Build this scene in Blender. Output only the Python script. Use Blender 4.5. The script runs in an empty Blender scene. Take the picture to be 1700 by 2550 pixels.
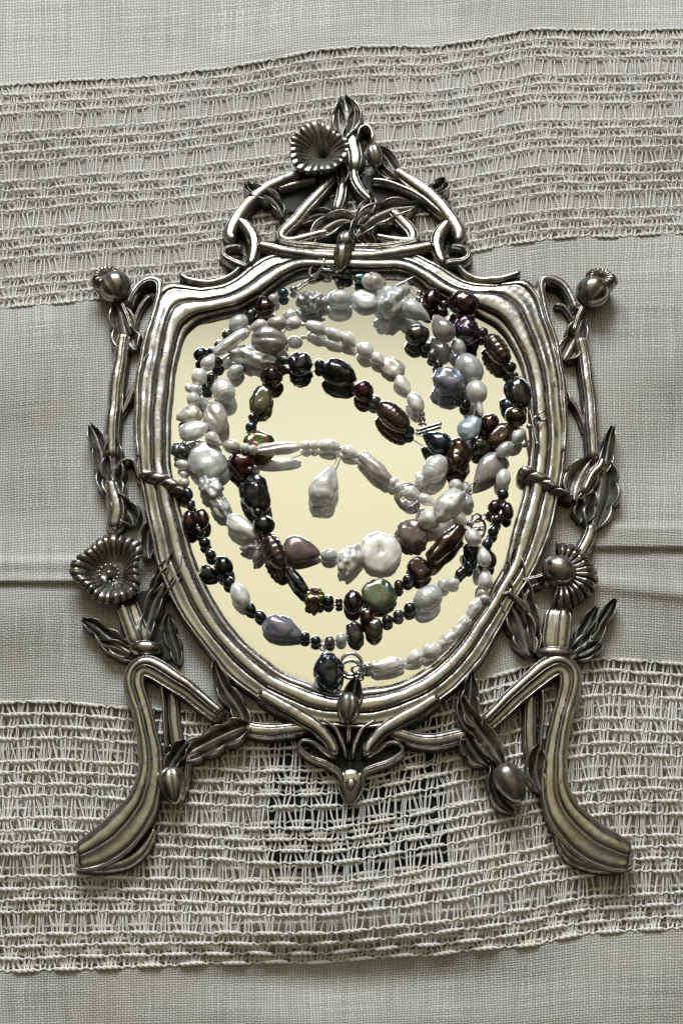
import bpy, math, random
import numpy as np
from mathutils import Vector, noise

random.seed(7)
rng = np.random.default_rng(7)
sc = bpy.context.scene
COL = sc.collection
S = 0.00017                      # metres per working unit (the photographed spread is about 29 x 43 cm)
PI = math.pi

# ------------------------------------------------------------------ camera
FOC = 3000.0
TILT = math.radians(27.0)
CAM = np.array([0.0, -FOC * math.sin(TILT), FOC * math.cos(TILT)])
FWD = np.array([0.0, math.sin(TILT), -math.cos(TILT)])
UPV = np.array([0.0, math.cos(TILT), math.sin(TILT)])
cam = bpy.data.cameras.new("camera")
cam.sensor_fit = 'VERTICAL'
cam.sensor_height = 36.0
cam.lens = 36.0 * FOC / 2550.0
cam.clip_start = 0.01
cam.clip_end = 50.0
cob = bpy.data.objects.new("camera", cam)
cob.location = Vector(CAM * S)
cob.rotation_euler = (TILT, 0, 0)
COL.objects.link(cob)
sc.camera = cob

# ------------------------------------------------------------------ room light
world = bpy.data.worlds.new("World")
sc.world = world
world.use_nodes = True
wn = world.node_tree
wn.nodes.clear()
def wnode(t, **k):
    n = wn.nodes.new(t)
    for a, b in k.items():
        setattr(n, a, b)
    return n
def wmath(op, a, b=None, c=None):
    n = wnode('ShaderNodeMath', operation=op)
    for i, x in enumerate((a, b, c)):
        if x is None:
            continue
        if isinstance(x, (int, float)):
            n.inputs[i].default_value = x
        else:
            wn.links.new(x, n.inputs[i])
    return n.outputs[0]
def wramp(x, pts):
    n = wnode('ShaderNodeValToRGB')
    wn.links.new(x, n.inputs[0])
    e = n.color_ramp.elements
    while len(e) < len(pts):
        e.new(0.5)
    for i, (p, c) in enumerate(pts):
        e[i].position = p
        e[i].color = (c[0], c[1], c[2], 1)
    return n.outputs[0]
tc = wnode('ShaderNodeTexCoord')
sx = wnode('ShaderNodeSeparateXYZ')
wn.links.new(tc.outputs['Generated'], sx.inputs[0])
zc_ = wmath('MAXIMUM', sx.outputs[2], 0.02)
q = wmath('DIVIDE', sx.outputs[1], zc_)              # along the ceiling, towards the window wall
qx = wmath('ABSOLUTE', wmath('DIVIDE', sx.outputs[0], zc_))
qn = wmath('DIVIDE', wmath('ADD', q, 2.0), 4.0)      # -2..2 -> 0..1
# cream ceiling; the strip of wall over the window is greyer, the far end of the room is dim
ceil = wramp(qn, [(0.0, (.08, .075, .065)), (0.25, (.10, .092, .075)), (0.42, (.17, .155, .115)), (0.50, (.34, .315, .21)), (0.57, (.78, .715, .455)),
                  (0.645, (.90, .845, .59)), (0.665, (.82, .77, .535)), (0.70, (.36, .35, .27)), (0.73, (.15, .15, .135)), (1.0, (.10, .10, .10))])
side = wramp(qx, [(0.0, (1, 1, 1)), (0.4, (.95, .95, .95)), (0.9, (.2, .2, .2))])
mix = wnode('ShaderNodeMix', data_type='RGBA', blend_type='MULTIPLY')
mix.inputs['Factor'].default_value = 1.0
wn.links.new(ceil, mix.inputs[6])
wn.links.new(side, mix.inputs[7])
bg = wnode('ShaderNodeBackground')
bg.inputs['Strength'].default_value = 1.0
wn.links.new(mix.outputs[2], bg.inputs['Color'])
wo = wnode('ShaderNodeOutputWorld')
wn.links.new(bg.outputs[0], wo.inputs[0])

def window_lamp(name, ang, az, dist, sx_, sy_, power, colour):
    l = bpy.data.lights.new(name, 'AREA')
    l.shape = 'RECTANGLE'
    l.size, l.size_y = sx_, sy_
    l.energy = power
    l.color = colour
    o = bpy.data.objects.new(name, l)
    a, z = math.radians(ang), math.radians(az)
    p = Vector((dist * math.sin(a) * math.sin(z), dist * math.sin(a) * math.cos(z), dist * math.cos(a)))
    o.location = p
    o.rotation_euler = (-p).to_track_quat('-Z', 'Y').to_euler()
    COL.objects.link(o)
window_lamp("window_light", 53, -6, 1.9, 1.1, 0.72, 41.0, (0.88, 0.93, 1.0))

sc.view_settings.view_transform = 'Standard'
sc.view_settings.look = 'None'
sc.view_settings.exposure = 0.0
sc.view_settings.gamma = 1.0

# ------------------------------------------------------------------ helpers
def P(u, v, z=0.0):
    """point of the real scene at height z that lies on the sight line through photo position (u, v)"""
    u = np.asarray(u, float); v = np.asarray(v, float); z = np.asarray(z, float)
    dx = (u - 850.0) / FOC
    dy = -(v - 1275.0) / FOC
    d = FWD[None] + np.stack([dx.ravel(), 0 * dx.ravel(), 0 * dx.ravel()], 1) + dy.reshape(-1, 1) * UPV[None]
    t = (np.broadcast_to(z, u.shape).ravel() - CAM[2]) / d[:, 2]
    r = CAM[None] + t[:, None] * d
    return r.reshape(u.shape + (3,))
def P1(u, v, z=0.0):
    return P(np.array([u]), np.array([v]), np.array([z]))[0]
def dsc(p):
    return float(np.dot(np.asarray(p) - CAM, FWD)) / FOC

def cr(pts, n, closed=False):
    pts = np.asarray(pts, float)
    m = len(pts)
    if closed:
        seg = m
        g = lambda i: pts[i % m]
    else:
        seg = m - 1
        g = lambda i: pts[i] if 0 <= i < m else (2 * pts[0] - pts[1] if i < 0 else 2 * pts[-1] - pts[-2])
    out = []
    for k in range(n):
        t = k / n * seg if closed else k / (n - 1) * seg
        i = min(int(t), seg - 1)
        f = t - i
        a, b, c, d = g(i - 1), g(i), g(i + 1), g(i + 2)
        out.append(.5 * ((2 * b) + (-a + c) * f + (2 * a - 5 * b + 4 * c - d) * f * f + (-a + 3 * b - 3 * c + d) * f ** 3))
    return np.array(out)

def along(pts, ds, closed=False):
    """Catmull-Rom path with roughly even steps ds"""
    a = cr(pts, max(60, len(pts) * 24), closed)
    if closed:
        a = np.vstack([a, a[:1]])
    L = np.concatenate([[0], np.cumsum(np.hypot(np.diff(a[:, 0]), np.diff(a[:, 1])))])
    n = max(6, int(L[-1] / ds) + 1)
    x = np.linspace(0, L[-1], n)
    r = np.stack([np.interp(x, L, a[:, j]) for j in range(a.shape[1])], 1)
    return (r[:-1] if closed else r), L[-1]

class MB:
    """collects grids, then links them as ONE mesh object"""
    def __init__(s):
        s.v = []; s.f = []; s.t = []; s.uv = []; s.n = 0
    def grid(s, V, T=None, ci=False, cj=False, capi=False, uv=None):
        ni, nj = V.shape[:2]
        idx = np.arange(ni * nj).reshape(ni, nj) + s.n
        a = idx if not ci else np.vstack([idx, idx[:1]])
        if cj:
            a = np.hstack([a, a[:, :1]])
        q = np.stack([a[:-1, :-1], a[1:, :-1], a[1:, 1:], a[:-1, 1:]], -1).reshape(-1, 4)
        s.f.extend(q.tolist())
        if capi:
            s.f.append(idx[0, ::-1].tolist()); s.f.append(idx[-1].tolist())
        s.v.append(V.reshape(-1, 3))
        s.t.append(np.zeros(ni * nj) if T is None else np.broadcast_to(T, (ni, nj)).reshape(-1))
        if uv is not None:
            s.uv.append(uv.reshape(-1, 2))
        s.n += ni * nj
    def poly(s, pts_bot, pts_top, t=0.0):
        """closed plate from two matching outlines"""
        n = len(pts_top)
        s.v.append(np.asarray(pts_top)); s.v.append(np.asarray(pts_bot))
        b = s.n
        s.f.append([b + i for i in range(n)])
        s.f.append([b + n + i for i in range(n)][::-1])
        for i in range(n):
            j = (i + 1) % n
            s.f.append([b + i, b + n + i, b + n + j, b + j])
        s.t.append(np.full(2 * n, t))
        s.n += 2 * n
    def build(s, name, mat, parent=None, smooth=True, sharp=None, label=None):
        V = np.concatenate(s.v)
        if mat.name == 'old_silver':
            # cast by hand: nothing quite straight or even
            x, y = V[:, 0], V[:, 1]
            w = .55 * np.sin(x * .045 + 2 * np.sin(y * .02)) + .55 * np.sin(y * .05 + 2.2 * np.sin(x * .021 + 1)) + .22 * np.sin(x * .11 + y * .09) + .10 * np.sin(x * .24 - y * .21 + 2)
            V = V + np.stack([.9 * np.sin(y * .045 + 1.7 * np.sin(x * .02)) + .3 * np.sin(y * .13 + x * .05), .9 * np.sin(x * .05 + 1.5 * np.sin(y * .02)) + .3 * np.sin(x * .12 - y * .04), w * np.clip(V[:, 2] / 40, 0, 1)], 1)
        V = V * S
        c = (V.min(0) + V.max(0)) / 2
        c[2] = V[:, 2].min()
        me = bpy.data.meshes.new(name)
        me.from_pydata((V - c).tolist(), [], s.f)
        at = me.attributes.new('tarnish', 'FLOAT', 'POINT')
        at.data.foreach_set('value', np.concatenate(s.t).astype(np.float32))
        if s.uv:
            uvl = me.uv_layers.new(name='UVMap')
            uvs = np.concatenate(s.uv)
            li = np.empty(len(me.loops), np.int32)
            me.loops.foreach_get('vertex_index', li)
            uvl.data.foreach_set('uv', uvs[li].astype(np.float32).ravel())
        if smooth:
            me.polygons.foreach_set('use_smooth', np.ones(len(me.polygons), bool))
            if sharp:
                me.set_sharp_from_angle(angle=math.radians(sharp))
        me.materials.append(mat)
        me.update()
        o = bpy.data.objects.new(name, me)
        COL.objects.link(o)
        o.location = Vector(c)
        if parent is not None:
            o.parent = parent
            o.location = Vector(c) - parent.location
        if label:
            o['label'] = label
        return o

def thing(name, label, cat, loc, group=None):
    o = bpy.data.objects.new(name, None)
    o.empty_display_size = 0.02
    COL.objects.link(o)
    o.location = Vector(loc)
    o['label'] = label
    o['category'] = cat
    if group:
        o['group'] = group
    return o

# ------------------------------------------------------------------ materials
def new_mat(name):
    m = bpy.data.materials.new(name)
    m.use_nodes = True
    nt = m.node_tree
    b = nt.nodes['Principled BSDF']
    return m, nt, b
class NT:
    def __init__(s, nt):
        s.nt = nt
    def n(s, t, **k):
        x = s.nt.nodes.new(t)
        for a, b in k.items():
            setattr(x, a, b)
        return x
    def l(s, a, b):
        s.nt.links.new(a, b)
    def m(s, op, a, b=None, c=None, clamp=False):
        x = s.n('ShaderNodeMath', operation=op, use_clamp=clamp)
        for i, y in enumerate((a, b, c)):
            if y is None:
                continue
            if isinstance(y, (int, float)):
                x.inputs[i].default_value = y
            else:
                s.l(y, x.inputs[i])
        return x.outputs[0]
    def noise(s, vec, scale, detail=3, rough=.5, dim='3D'):
        x = s.n('ShaderNodeTexNoise', noise_dimensions=dim)
        x.inputs['Scale'].default_value = scale
        x.inputs['Detail'].default_value = detail
        x.inputs['Roughness'].default_value = rough
        if vec is not None:
            s.l(vec, x.inputs['Vector'])
        return x.outputs[0]
    def rng(s, x, a, b, c=0.0, d=1.0):
        r = s.n('ShaderNodeMapRange', clamp=True)
        r.inputs[1].default_value = a; r.inputs[2].default_value = b
        r.inputs[3].default_value = c; r.inputs[4].default_value = d
        s.l(x, r.inputs[0])
        return r.outputs[0]
    def mixc(s, f, a, b, blend='MIX'):
        x = s.n('ShaderNodeMix', data_type='RGBA', blend_type=blend)
        if isinstance(f, (int, float)):
            x.inputs[0].default_value = f
        else:
            s.l(f, x.inputs[0])
        for i, y in ((6, a), (7, b)):
            if isinstance(y, tuple):
                x.inputs[i].default_value = (*y, 1)
            else:
                s.l(y, x.inputs[i])
        return x.outputs[2]
    def bump(s, h, strength, dist, prev=None):
        x = s.n('ShaderNodeBump')
        x.inputs['Strength'].default_value = strength
        x.inputs['Distance'].default_value = dist
        s.l(h, x.inputs['Height'])
        if prev is not None:
            s.l(prev, x.inputs['Normal'])
        return x.outputs[0]

def silver_mat():
    m, nt, b = new_mat("old_silver")
    k = NT(nt)
    pos = k.n('ShaderNodeNewGeometry').outputs['Position']
    at = k.n('ShaderNodeAttribute', attribute_name='tarnish').outputs['Fac']
    n1 = k.noise(pos, 55, 4, .6)
    n2 = k.noise(pos, 420, 4, .65)
    n3 = k.noise(pos, 1500, 3, .6)
    # oxide sits in the cut lines and spreads in blotches
    blot = k.rng(k.m('ADD', k.m('MULTIPLY', n1, .5), k.m('MULTIPLY', n2, .5)), .47, .62)
    tar = k.m('ADD', at, k.m('MULTIPLY', k.m('SUBTRACT', n2, .5), .7))
    tar = k.m('MAXIMUM', k.rng(tar, .12, .80, 0, .95), k.m('MULTIPLY', blot, .66))
    pit = k.rng(n3, .68, .76)
    tar = k.m('MAXIMUM', tar, k.m('MULTIPLY', pit, k.rng(n1, .42, .6)), clamp=True)
    gold = k.rng(k.noise(pos, 90, 3, .6), .50, .68)
    base = k.mixc(k.m('MULTIPLY', gold, .75), (.43, .41, .37), (.43, .36, .255))
    col = k.mixc(tar, base, (.024, .022, .019))
    k.l(col, b.inputs['Base Color'])
    k.l(k.rng(tar, 0, 1, 1.0, .55), b.inputs['Metallic'])
    k.l(k.m('ADD', k.rng(tar, 0, 1, .14, .48), k.m('MULTIPLY', n2, .12)), b.inputs['Roughness'])
    h = k.m('ADD', k.m('MULTIPLY', n2, .7), k.m('MULTIPLY', n3, .3))
    k.l(k.bump(h, .35, .00022), b.inputs['Normal'])
    return m
SILVER = silver_mat()

def steel_mat(name, col, rough):
    m, nt, b = new_mat(name)
    k = NT(nt)
    pos = k.n('ShaderNodeNewGeometry').outputs['Position']
    n = k.noise(pos, 900, 3)
    b.inputs['Metallic'].default_value = 1
    k.l(k.mixc(k.rng(n, .45, .7), col, tuple(c * .45 for c in col)), b.inputs['Base Color'])
    k.l(k.rng(n, .3, .7, rough, rough + .15), b.inputs['Roughness'])
    return m
def oxide_shade_mat():  # near-black of oxidized metal, with the crest's deep shade put into the colour
    m, nt, b = new_mat("black_oxide_shade")
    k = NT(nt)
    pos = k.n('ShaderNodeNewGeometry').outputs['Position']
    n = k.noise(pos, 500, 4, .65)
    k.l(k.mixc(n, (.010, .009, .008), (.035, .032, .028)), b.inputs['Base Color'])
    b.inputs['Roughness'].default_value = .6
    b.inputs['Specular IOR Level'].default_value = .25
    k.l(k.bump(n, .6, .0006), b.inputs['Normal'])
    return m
OXIDE_SHADE = oxide_shade_mat()
STEEL = steel_mat("steel_finding", (.62, .61, .60), .14)

def mirror_mat():
    m, nt, b = new_mat("mirror_silvering")
    k = NT(nt)
    pos = k.n('ShaderNodeNewGeometry').outputs['Position']
    b.inputs['Metallic'].default_value = 1
    dust = k.rng(k.noise(pos, 2600, 2), .70, .80)
    speck = k.m('MULTIPLY', dust, k.rng(k.noise(pos, 60, 3), .45, .62))
    edge = k.n('ShaderNodeAttribute', attribute_name='tarnish').outputs['Fac']
    spot = k.m('MULTIPLY', k.rng(k.noise(pos, 700, 4, .7), .45, .68), k.m('MULTIPLY', edge, .6))
    f = k.m('MAXIMUM', k.m('MULTIPLY', speck, .22), spot, clamp=True)
    k.l(k.mixc(f, (.985, .985, .965), (.25, .24, .18)), b.inputs['Base Color'])
    k.l(k.rng(f, 0, 1, .012, .4), b.inputs['Roughness'])
    return m
MIRROR = mirror_mat()

def pearl_mat(name, dark):
    m, nt, b = new_mat(name)
    k = NT(nt)
    iri = dark == 'iri'
    oi = k.n('ShaderNodeObjectInfo')
    pos = k.n('ShaderNodeNewGeometry').outputs['Position']
    n1 = k.noise(pos, 260, 3, .55)
    n2 = k.noise(pos, 1300, 3, .6)
    lw = k.n('ShaderNodeLayerWeight')
    lw.inputs[0].default_value = .35
    c = oi.outputs['Color']
    hs = k.n('ShaderNodeHueSaturation')
    k.l(c, hs.inputs['Color'])
    k.l(k.rng(k.noise(pos, 330, 3, .6), .3, .7, .22, .8) if iri else k.rng(n1, .3, .7, .42, .58) if dark else k.rng(n1, .3, .7, .46, .54), hs.inputs['Hue'])
    k.l(k.rng(n2 if iri else n1, .3, .7, .5 if iri else .72, 1.5 if iri else 1.2), hs.inputs['Value'])
    hs.inputs['Saturation'].default_value = 1.15
    k.l(hs.outputs[0], b.inputs['Base Color'])
    b.inputs['Metallic'].default_value = .6 if dark else .20
    b.inputs['Roughness'].default_value = .17 if dark else .23
    b.inputs['Specular IOR Level'].default_value = .6
    b.inputs['Coat Weight'].default_value = 1.0 if dark else .7
    b.inputs['Coat Roughness'].default_value = .03 if dark else .11
    b.inputs['Thin Film IOR'].default_value = 1.4
    k.l(k.rng(n1, .25, .75, 260, 620), b.inputs['Thin Film Thickness'])
    if not dark:
        b.inputs['Subsurface Weight'].default_value = .12
        b.inputs['Subsurface Radius'].default_value = (.004, .003, .003)
        b.inputs['Subsurface Scale'].default_value = .3
    k.l(k.bump(k.m('ADD', k.m('MULTIPLY', n1, .8), k.m('MULTIPLY', n2, .2)), .25, .0006), b.inputs['Normal'])
    return m
PEARL = pearl_mat("pale_nacre", False)
DARK = pearl_mat("dark_nacre", True)
IRI = pearl_mat("peacock_nacre", 'iri')

def thread_mat(name, col):
    m, nt, b = new_mat(name)
    k = NT(nt)
    pos = k.n('ShaderNodeNewGeometry').outputs['Position']
    n = k.noise(pos, 900, 3, .6)
    n2 = k.noise(pos, 60, 2, .6)
    c = k.mixc(k.rng(n, .3, .7), tuple(x * .86 for x in col), tuple(min(1, x * 1.08) for x in col))
    c = k.mixc(k.rng(n2, .4, .65, 0, .5), c, (col[0] * .98, col[1] * .93, col[2] * .82))
    k.l(c, b.inputs['Base Color'])
    b.inputs['Roughness'].default_value = .9
    b.inputs['Sheen Weight'].default_value = .15
    return m
THREAD = thread_mat("linen_thread", (.90, .885, .85))
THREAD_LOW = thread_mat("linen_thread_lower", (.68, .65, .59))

def linen_mat(name, col, gapc, gap=.85):
    """plain weave: uv runs in threads; relief and the dark pin holes between crossings"""
    m, nt, b = new_mat(name)
    k = NT(nt)
    uvn = k.n('ShaderNodeUVMap', uv_map='UVMap')
    sp = k.n('ShaderNodeSeparateXYZ')
    k.l(uvn.outputs[0], sp.inputs[0])
    wob = k.noise(uvn.outputs[0], .05, 3, .6)
    wob2 = k.noise(uvn.outputs[0], .35, 2, .5)
    a = k.m('ADD', sp.outputs[0], k.m('MULTIPLY', k.m('SUBTRACT', wob, .5), 2.6))
    c = k.m('ADD', sp.outputs[1], k.m('MULTIPLY', k.m('SUBTRACT', wob2, .5), 1.1))
    pa = k.m('MULTIPLY', a, PI)
    pc = k.m('MULTIPLY', c, PI)
    sa, sc_ = k.m('SINE', pa), k.m('SINE', pc)
    ca, cc = k.m('COSINE', pa), k.m('COSINE', pc)
    # thread roundness and the over / under swap
    ta = k.m('ABSOLUTE', sa)
    tcx = k.m('ABSOLUTE', sc_)
    over = k.rng(k.m('MULTIPLY', sa, sc_), -.35, .35)
    hgt = k.m('ADD', k.m('MULTIPLY', ta, over), k.m('MULTIPLY', tcx, k.m('SUBTRACT', 1.0, over)))
    # per-thread thickness and tone
    va = k.n('ShaderNodeTexNoise', noise_dimensions='2D'); va.inputs['Scale'].default_value = 1; va.inputs['Detail'].default_value = 1
    cmb = k.n('ShaderNodeCombineXYZ'); k.l(k.m('FLOOR', a), cmb.inputs[0]); k.l(k.m('MULTIPLY', c, .03), cmb.inputs[1]); k.l(cmb.outputs[0], va.inputs['Vector'])
    vb = k.n('ShaderNodeTexNoise', noise_dimensions='2D'); vb.inputs['Scale'].default_value = 1; vb.inputs['Detail'].default_value = 1
    cm2 = k.n('ShaderNodeCombineXYZ'); k.l(k.m('FLOOR', c), cm2.inputs[1]); k.l(k.m('MULTIPLY', a, .03), cm2.inputs[0]); k.l(cm2.outputs[0], vb.inputs['Vector'])
    tone = k.m('ADD', k.m('MULTIPLY', va.outputs[0], k.m('SUBTRACT', 1.0, over)), k.m('MULTIPLY', vb.outputs[0], over))
    g = k.m('MULTIPLY', k.m('MULTIPLY', ca, ca), k.m('MULTIPLY', cc, cc))
    gw = k.m('ADD', .22, k.m('MULTIPLY', k.m('SUBTRACT', tone, .5), .9))
    gapm = k.rng(k.m('SUBTRACT', g, gw), 0.0, .25)
    big = k.noise(uvn.outputs[0], .018, 3, .6)
    cl = k.mixc(k.rng(tone, .25, .75), tuple(x * .74 for x in col), tuple(min(1, x * 1.14) for x in col))
    cl = k.mixc(k.rng(big, .35, .65, 0, .55), cl, (col[0] * .9, col[1] * .85, col[2] * .74))
    cl = k.mixc(k.m('MULTIPLY', gapm, gap), cl, gapc)
    k.l(cl, b.inputs['Base Color'])
    b.inputs['Roughness'].default_value = .92
    b.inputs['Sheen Weight'].default_value = .1
    k.l(k.bump(hgt, .75, .0005), b.inputs['Normal'])
    return m
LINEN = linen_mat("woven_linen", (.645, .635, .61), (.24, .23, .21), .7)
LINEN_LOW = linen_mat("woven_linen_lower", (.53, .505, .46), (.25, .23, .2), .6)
def card_mat():
    m, nt, b = new_mat("black_card")
    k = NT(nt)
    pos = k.n('ShaderNodeNewGeometry').outputs['Position']
    k.l(k.mixc(k.noise(pos, 400, 3), (.004, .005, .005), (.012, .014, .013)), b.inputs['Base Color'])
    b.inputs['Roughness'].default_value = .7
    b.inputs['Specular IOR Level'].default_value = .2
    return m
CARD = card_mat()

# ------------------------------------------------------------------ tablecloth
E1 = [(-400, 216), (0, 212), (200, 200), (400, 186), (600, 163), (760, 130), (900, 115), (1080, 116), (1200, 98), (1330, 70), (1450, 76), (1700, 73), (2100, 70)]
E2 = [(-400, 785), (0, 768), (100, 756), (250, 743), (400, 733), (850, 680), (1100, 642), (1185, 623), (1255, 609), (1325, 598), (1396, 589), (1536, 588), (1700, 581), (2100, 572)]
E3 = [(-400, 1745), (0, 1752), (110, 1746), (234, 1755), (400, 1768), (600, 1775), (850, 1765), (1100, 1715), (1200, 1690), (1330, 1655), (1484, 1638), (1607, 1645), (1700, 1652), (2100, 1680)]
E4 = [(-400, 2425), (0, 2418), (128, 2413), (357, 2405), (510, 2400), (800, 2395), (900, 2387), (1104, 2374), (1308, 2354), (1461, 2326), (1614, 2313), (1700, 2310), (2100, 2300)]
def edge(E, u):
    E = np.array(E, float)
    r = np.interp(u, E[:, 0], E[:, 1])
    return (r + np.interp(np.asarray(u) - 25, E[:, 0], E[:, 1]) + np.interp(np.asarray(u) + 25, E[:, 0], E[:, 1])) / 3
def sst(x, a, b):
    t = np.clip((x - a) / (b - a), 0, 1)
    return t * t * (3 - 2 * t)
_ph = rng.uniform(0, 2 * PI, 12)
def cz(u, v):
    """height of the cloth over the table: slow ripples and the pressed folds"""
    u = np.asarray(u, float); v = np.asarray(v, float)
    z = 0.0
    for i, (kx, ky, am) in enumerate([(.0045, .011, 5.0), (-.007, .010, 4.0), (.012, .009, 2.0), (.003, .021, 1.9), (.017, -.012, 1.0), (-.002, .034, .8)]):
        z = z + am * np.sin(kx * u + ky * v + _ph[i])
    out = np.clip(np.maximum(np.maximum(230 - u, u - 1470), 0) / 120, 0, 1.3)
    out = np.maximum(out, np.clip(np.maximum(300 - v, v - 2150) / 120, 0, 1))
    z = z * (.5 + 1.0 * out)
    # left pressed pleat: raised strip that ends in a crisp crease
    l = sst(u, 330, 160)
    z = z + l * (15 * sst(v, 1378, 1402) * (1 - sst(v, 1446, 1455)) - 5 * np.exp(-((v - 1425) / 14.0) ** 2))
    # right crease and the soft fold below it
    r = sst(u, 1440, 1490)
    z = z + r * (13 * sst(v, 1296, 1318) * (1 - sst(v, 1361, 1370)))
    z = z + sst(u, 1440, 1490) * 11 * np.exp(-((v - 1455 - (u - 1500) * .12) / 26.0) ** 2) * np.where(v > 1455 + (u - 1500) * .12, np.exp(-((v - 1455 - (u - 1500) * .12) / 40.0) ** 2), 1)
    # sag over the lower hem
    c = np.exp(-((u - 760) / 420.0) ** 2)
    z = z - 46 * c * sst(v, 2290, 2440) + 30 * c * sst(v, 2430, 2560)
    # slack left of the crest
    z = z - 5 * np.exp(-((u - 430) / 160.0) ** 2 - ((v - 120) / 60.0) ** 2)
    return z - 2.0

cloth = thing("tablecloth", "pale linen tablecloth with two openwork bands lying under the mirror", "tablecloth", (0, 0, -0.004))
PU, PV = 7.4, 6.3
def linen_panel(name, top, bot, nv, mat, zoff=0.0, uvo=0.0):
    us = np.arange(-350, 2051, 12.0)
    V = np.zeros((nv, len(us))); U = np.tile(us, (nv, 1))
    tt = np.linspace(0, 1, nv)
    a, b = top(us), bot(us)
    for i, t in enumerate(tt):
        V[i] = a + (b - a) * t
    Z = cz(U, V) + zoff
    X = P(U, V, Z)
    mean = float(np.mean(b - a))
    uv = np.stack([U / PU, (uvo + np.tile(tt[:, None], (1, len(us))) * mean) / PV], -1)
    mb = MB()
    mb.grid(X, uv=uv)
    return mb.build(name, mat, cloth)
linen_panel("linen_panel", lambda u: u * 0 - 300.0, lambda u: edge(E1, u), 50, LINEN)
linen_panel("linen_panel", lambda u: edge(E2, u), lambda u: edge(E3, u), 260, LINEN, uvo=700)
linen_panel("linen_panel", lambda u: edge(E4, u), lambda u: u * 0 + 2900.0, 60, LINEN, uvo=1900)
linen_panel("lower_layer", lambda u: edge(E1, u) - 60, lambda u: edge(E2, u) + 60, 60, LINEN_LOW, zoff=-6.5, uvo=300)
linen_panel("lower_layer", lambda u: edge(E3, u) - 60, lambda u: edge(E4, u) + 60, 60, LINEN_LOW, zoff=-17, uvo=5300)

def tubes(mb, C, R, sides=5, uvrow=None):
    """C: (n strands, m points, 3), all strands alike in length; R radius"""
    n, m = C.shape[:2]
    T = np.gradient(C, axis=1)
    T /= np.linalg.norm(T, axis=2, keepdims=True) + 1e-9
    Zv = np.array([0, 0, 1.0])
    A = np.cross(T, Zv); A /= np.linalg.norm(A, axis=2, keepdims=True) + 1e-9
    B = np.cross(A, T)
    for i in range(n):
        ring = []
        for k in range(sides):
            th = 2 * PI * k / sides
            ring.append(C[i] + (R if np.isscalar(R) else R[:, None]) * (A[i] * math.cos(th) + B[i] * math.sin(th)))
        mb.grid(np.stack(ring, 1), cj=True, capi=True)

def openwork(Ea, Eb, sp, wide, first, seed, pitch=13.0, zoff=0.0, du=0.0, dv=0.0, keep=None, bow=0.0, names=("warp_threads", "weft_cords"), mat=THREAD, rad=1.12):
    r = np.random.default_rng(seed)
    mid_h = float(np.mean(edge(Eb, np.linspace(0, 1700, 50)) - edge(Ea, np.linspace(0, 1700, 50))))
    rows = [0.0]; k = first
    while True:
        k += 1
        st = wide if k % 4 == 0 else sp
        if rows[-1] + st > mid_h - sp * .35:
            break
        rows.append(rows[-1] + st)
    rows = np.array(rows) / rows[-1]
    nr = len(rows)
    us = np.arange(-330, 2030, pitch)
    us = us + r.uniform(-1.4, 1.4, len(us))
    per = pitch * 8.0
    def rowv(t, u):
        return edge(Ea, u) + (edge(Eb, u) - edge(Ea, u)) * t + bow * np.exp(-((u - 850) / 380.0) ** 2) * math.sin(PI * min(1, t ** 1.15)) ** .8
    rj = r.uniform(-2.5, 2.5, (nr, 40))
    def jit(i, u):
        return np.interp(u, np.linspace(-400, 2100, 40), rj[i])
    shift = [((i * .40) % 1.0) * per + r.uniform(-8, 8) for i in range(nr)]
    def pull(i, u):
        # threads under a float are drawn together at its middle
        x = (u - shift[i]) / per
        d = (x - np.round(x)) * per
        w = np.clip(1 - np.abs(d) / (per * .33), 0, 1)
        return -d * .46 * sst(w, 0, .5) + np.where(np.abs(d) > per * .33, -(d - np.sign(d) * per / 2) * .18, 0)
    wz = MB()
    cols = []
    for off in (-1.2, 1.2):
        pts = []
        for i in range(nr):
            ux = us + pull(i, us) + r.uniform(-1.2, 1.2, len(us)) + off + du
            vv = rowv(rows[i], us) + jit(i, us) + dv
            pts.append((ux, vv, cz(ux, vv) + zoff - .3))
            if i < nr - 1:
                u2 = us + pull(i + 1, us)
                um = (us + pull(i, us) + u2) / 2 + off * 1.25 + du + r.uniform(-1.6, 1.6, len(us))
                vm = (rowv(rows[i], us) + rowv(rows[i + 1], us)) / 2 + dv
                pts.append((um, vm, cz(um, vm) + zoff + .6 + r.uniform(-1, 1, len(us))))
        U = np.stack([p[0] for p in pts], 1); V = np.stack([p[1] for p in pts], 1); Z = np.stack([p[2] for p in pts], 1)
        cols.append(P(U, V, Z))
    C = np.concatenate(cols)
    if keep is not None:
        for c in range(len(us)):
            if keep(us[c]):
                tubes(wz, C[[c, c + len(us)]], rad, 4)
    else:
        tubes(wz, C, rad, 4)
    o = wz.build(names[0], mat, cloth); o['kind'] = 'stuff'
    we = MB()
    x = np.arange(-330, 2030, 5.3)
    for i in range(nr):
        d = (x - shift[i]) / per
        d = (d - np.round(d)) * per
        fl = 1 - sst(np.abs(d), per * .2, per * .34)          # 1 over a float
        v0 = rowv(rows[i], x) + jit(i, x) + dv
        gap = np.abs(((x - shift[i]) / per - .5) - np.round((x - shift[i]) / per - .5)) * per
        v0 = v0 + 2.6 * (1 - fl) * np.sin((x + i * 13) * 2 * PI / (pitch * 2))
        tw = x * 2 * PI / 30.0 + r.uniform(0, 6)
        z0 = cz(x, v0) + zoff + fl * 3.6 + (1 - fl) * .8
        CC = []
        for s in (0, PI):
            sp_ = 1.2 + 1.1 * fl
            CC.append(P(x + du, v0 + sp_ * np.sin(tw + s) * .9, z0 + sp_ * .6 * np.cos(tw + s)))
        tubes(we, np.stack(CC), rad * (1.4 + 1.3 * fl), 6)
    o = we.build(names[1], mat, cloth); o['kind'] = 'stuff'

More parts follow.
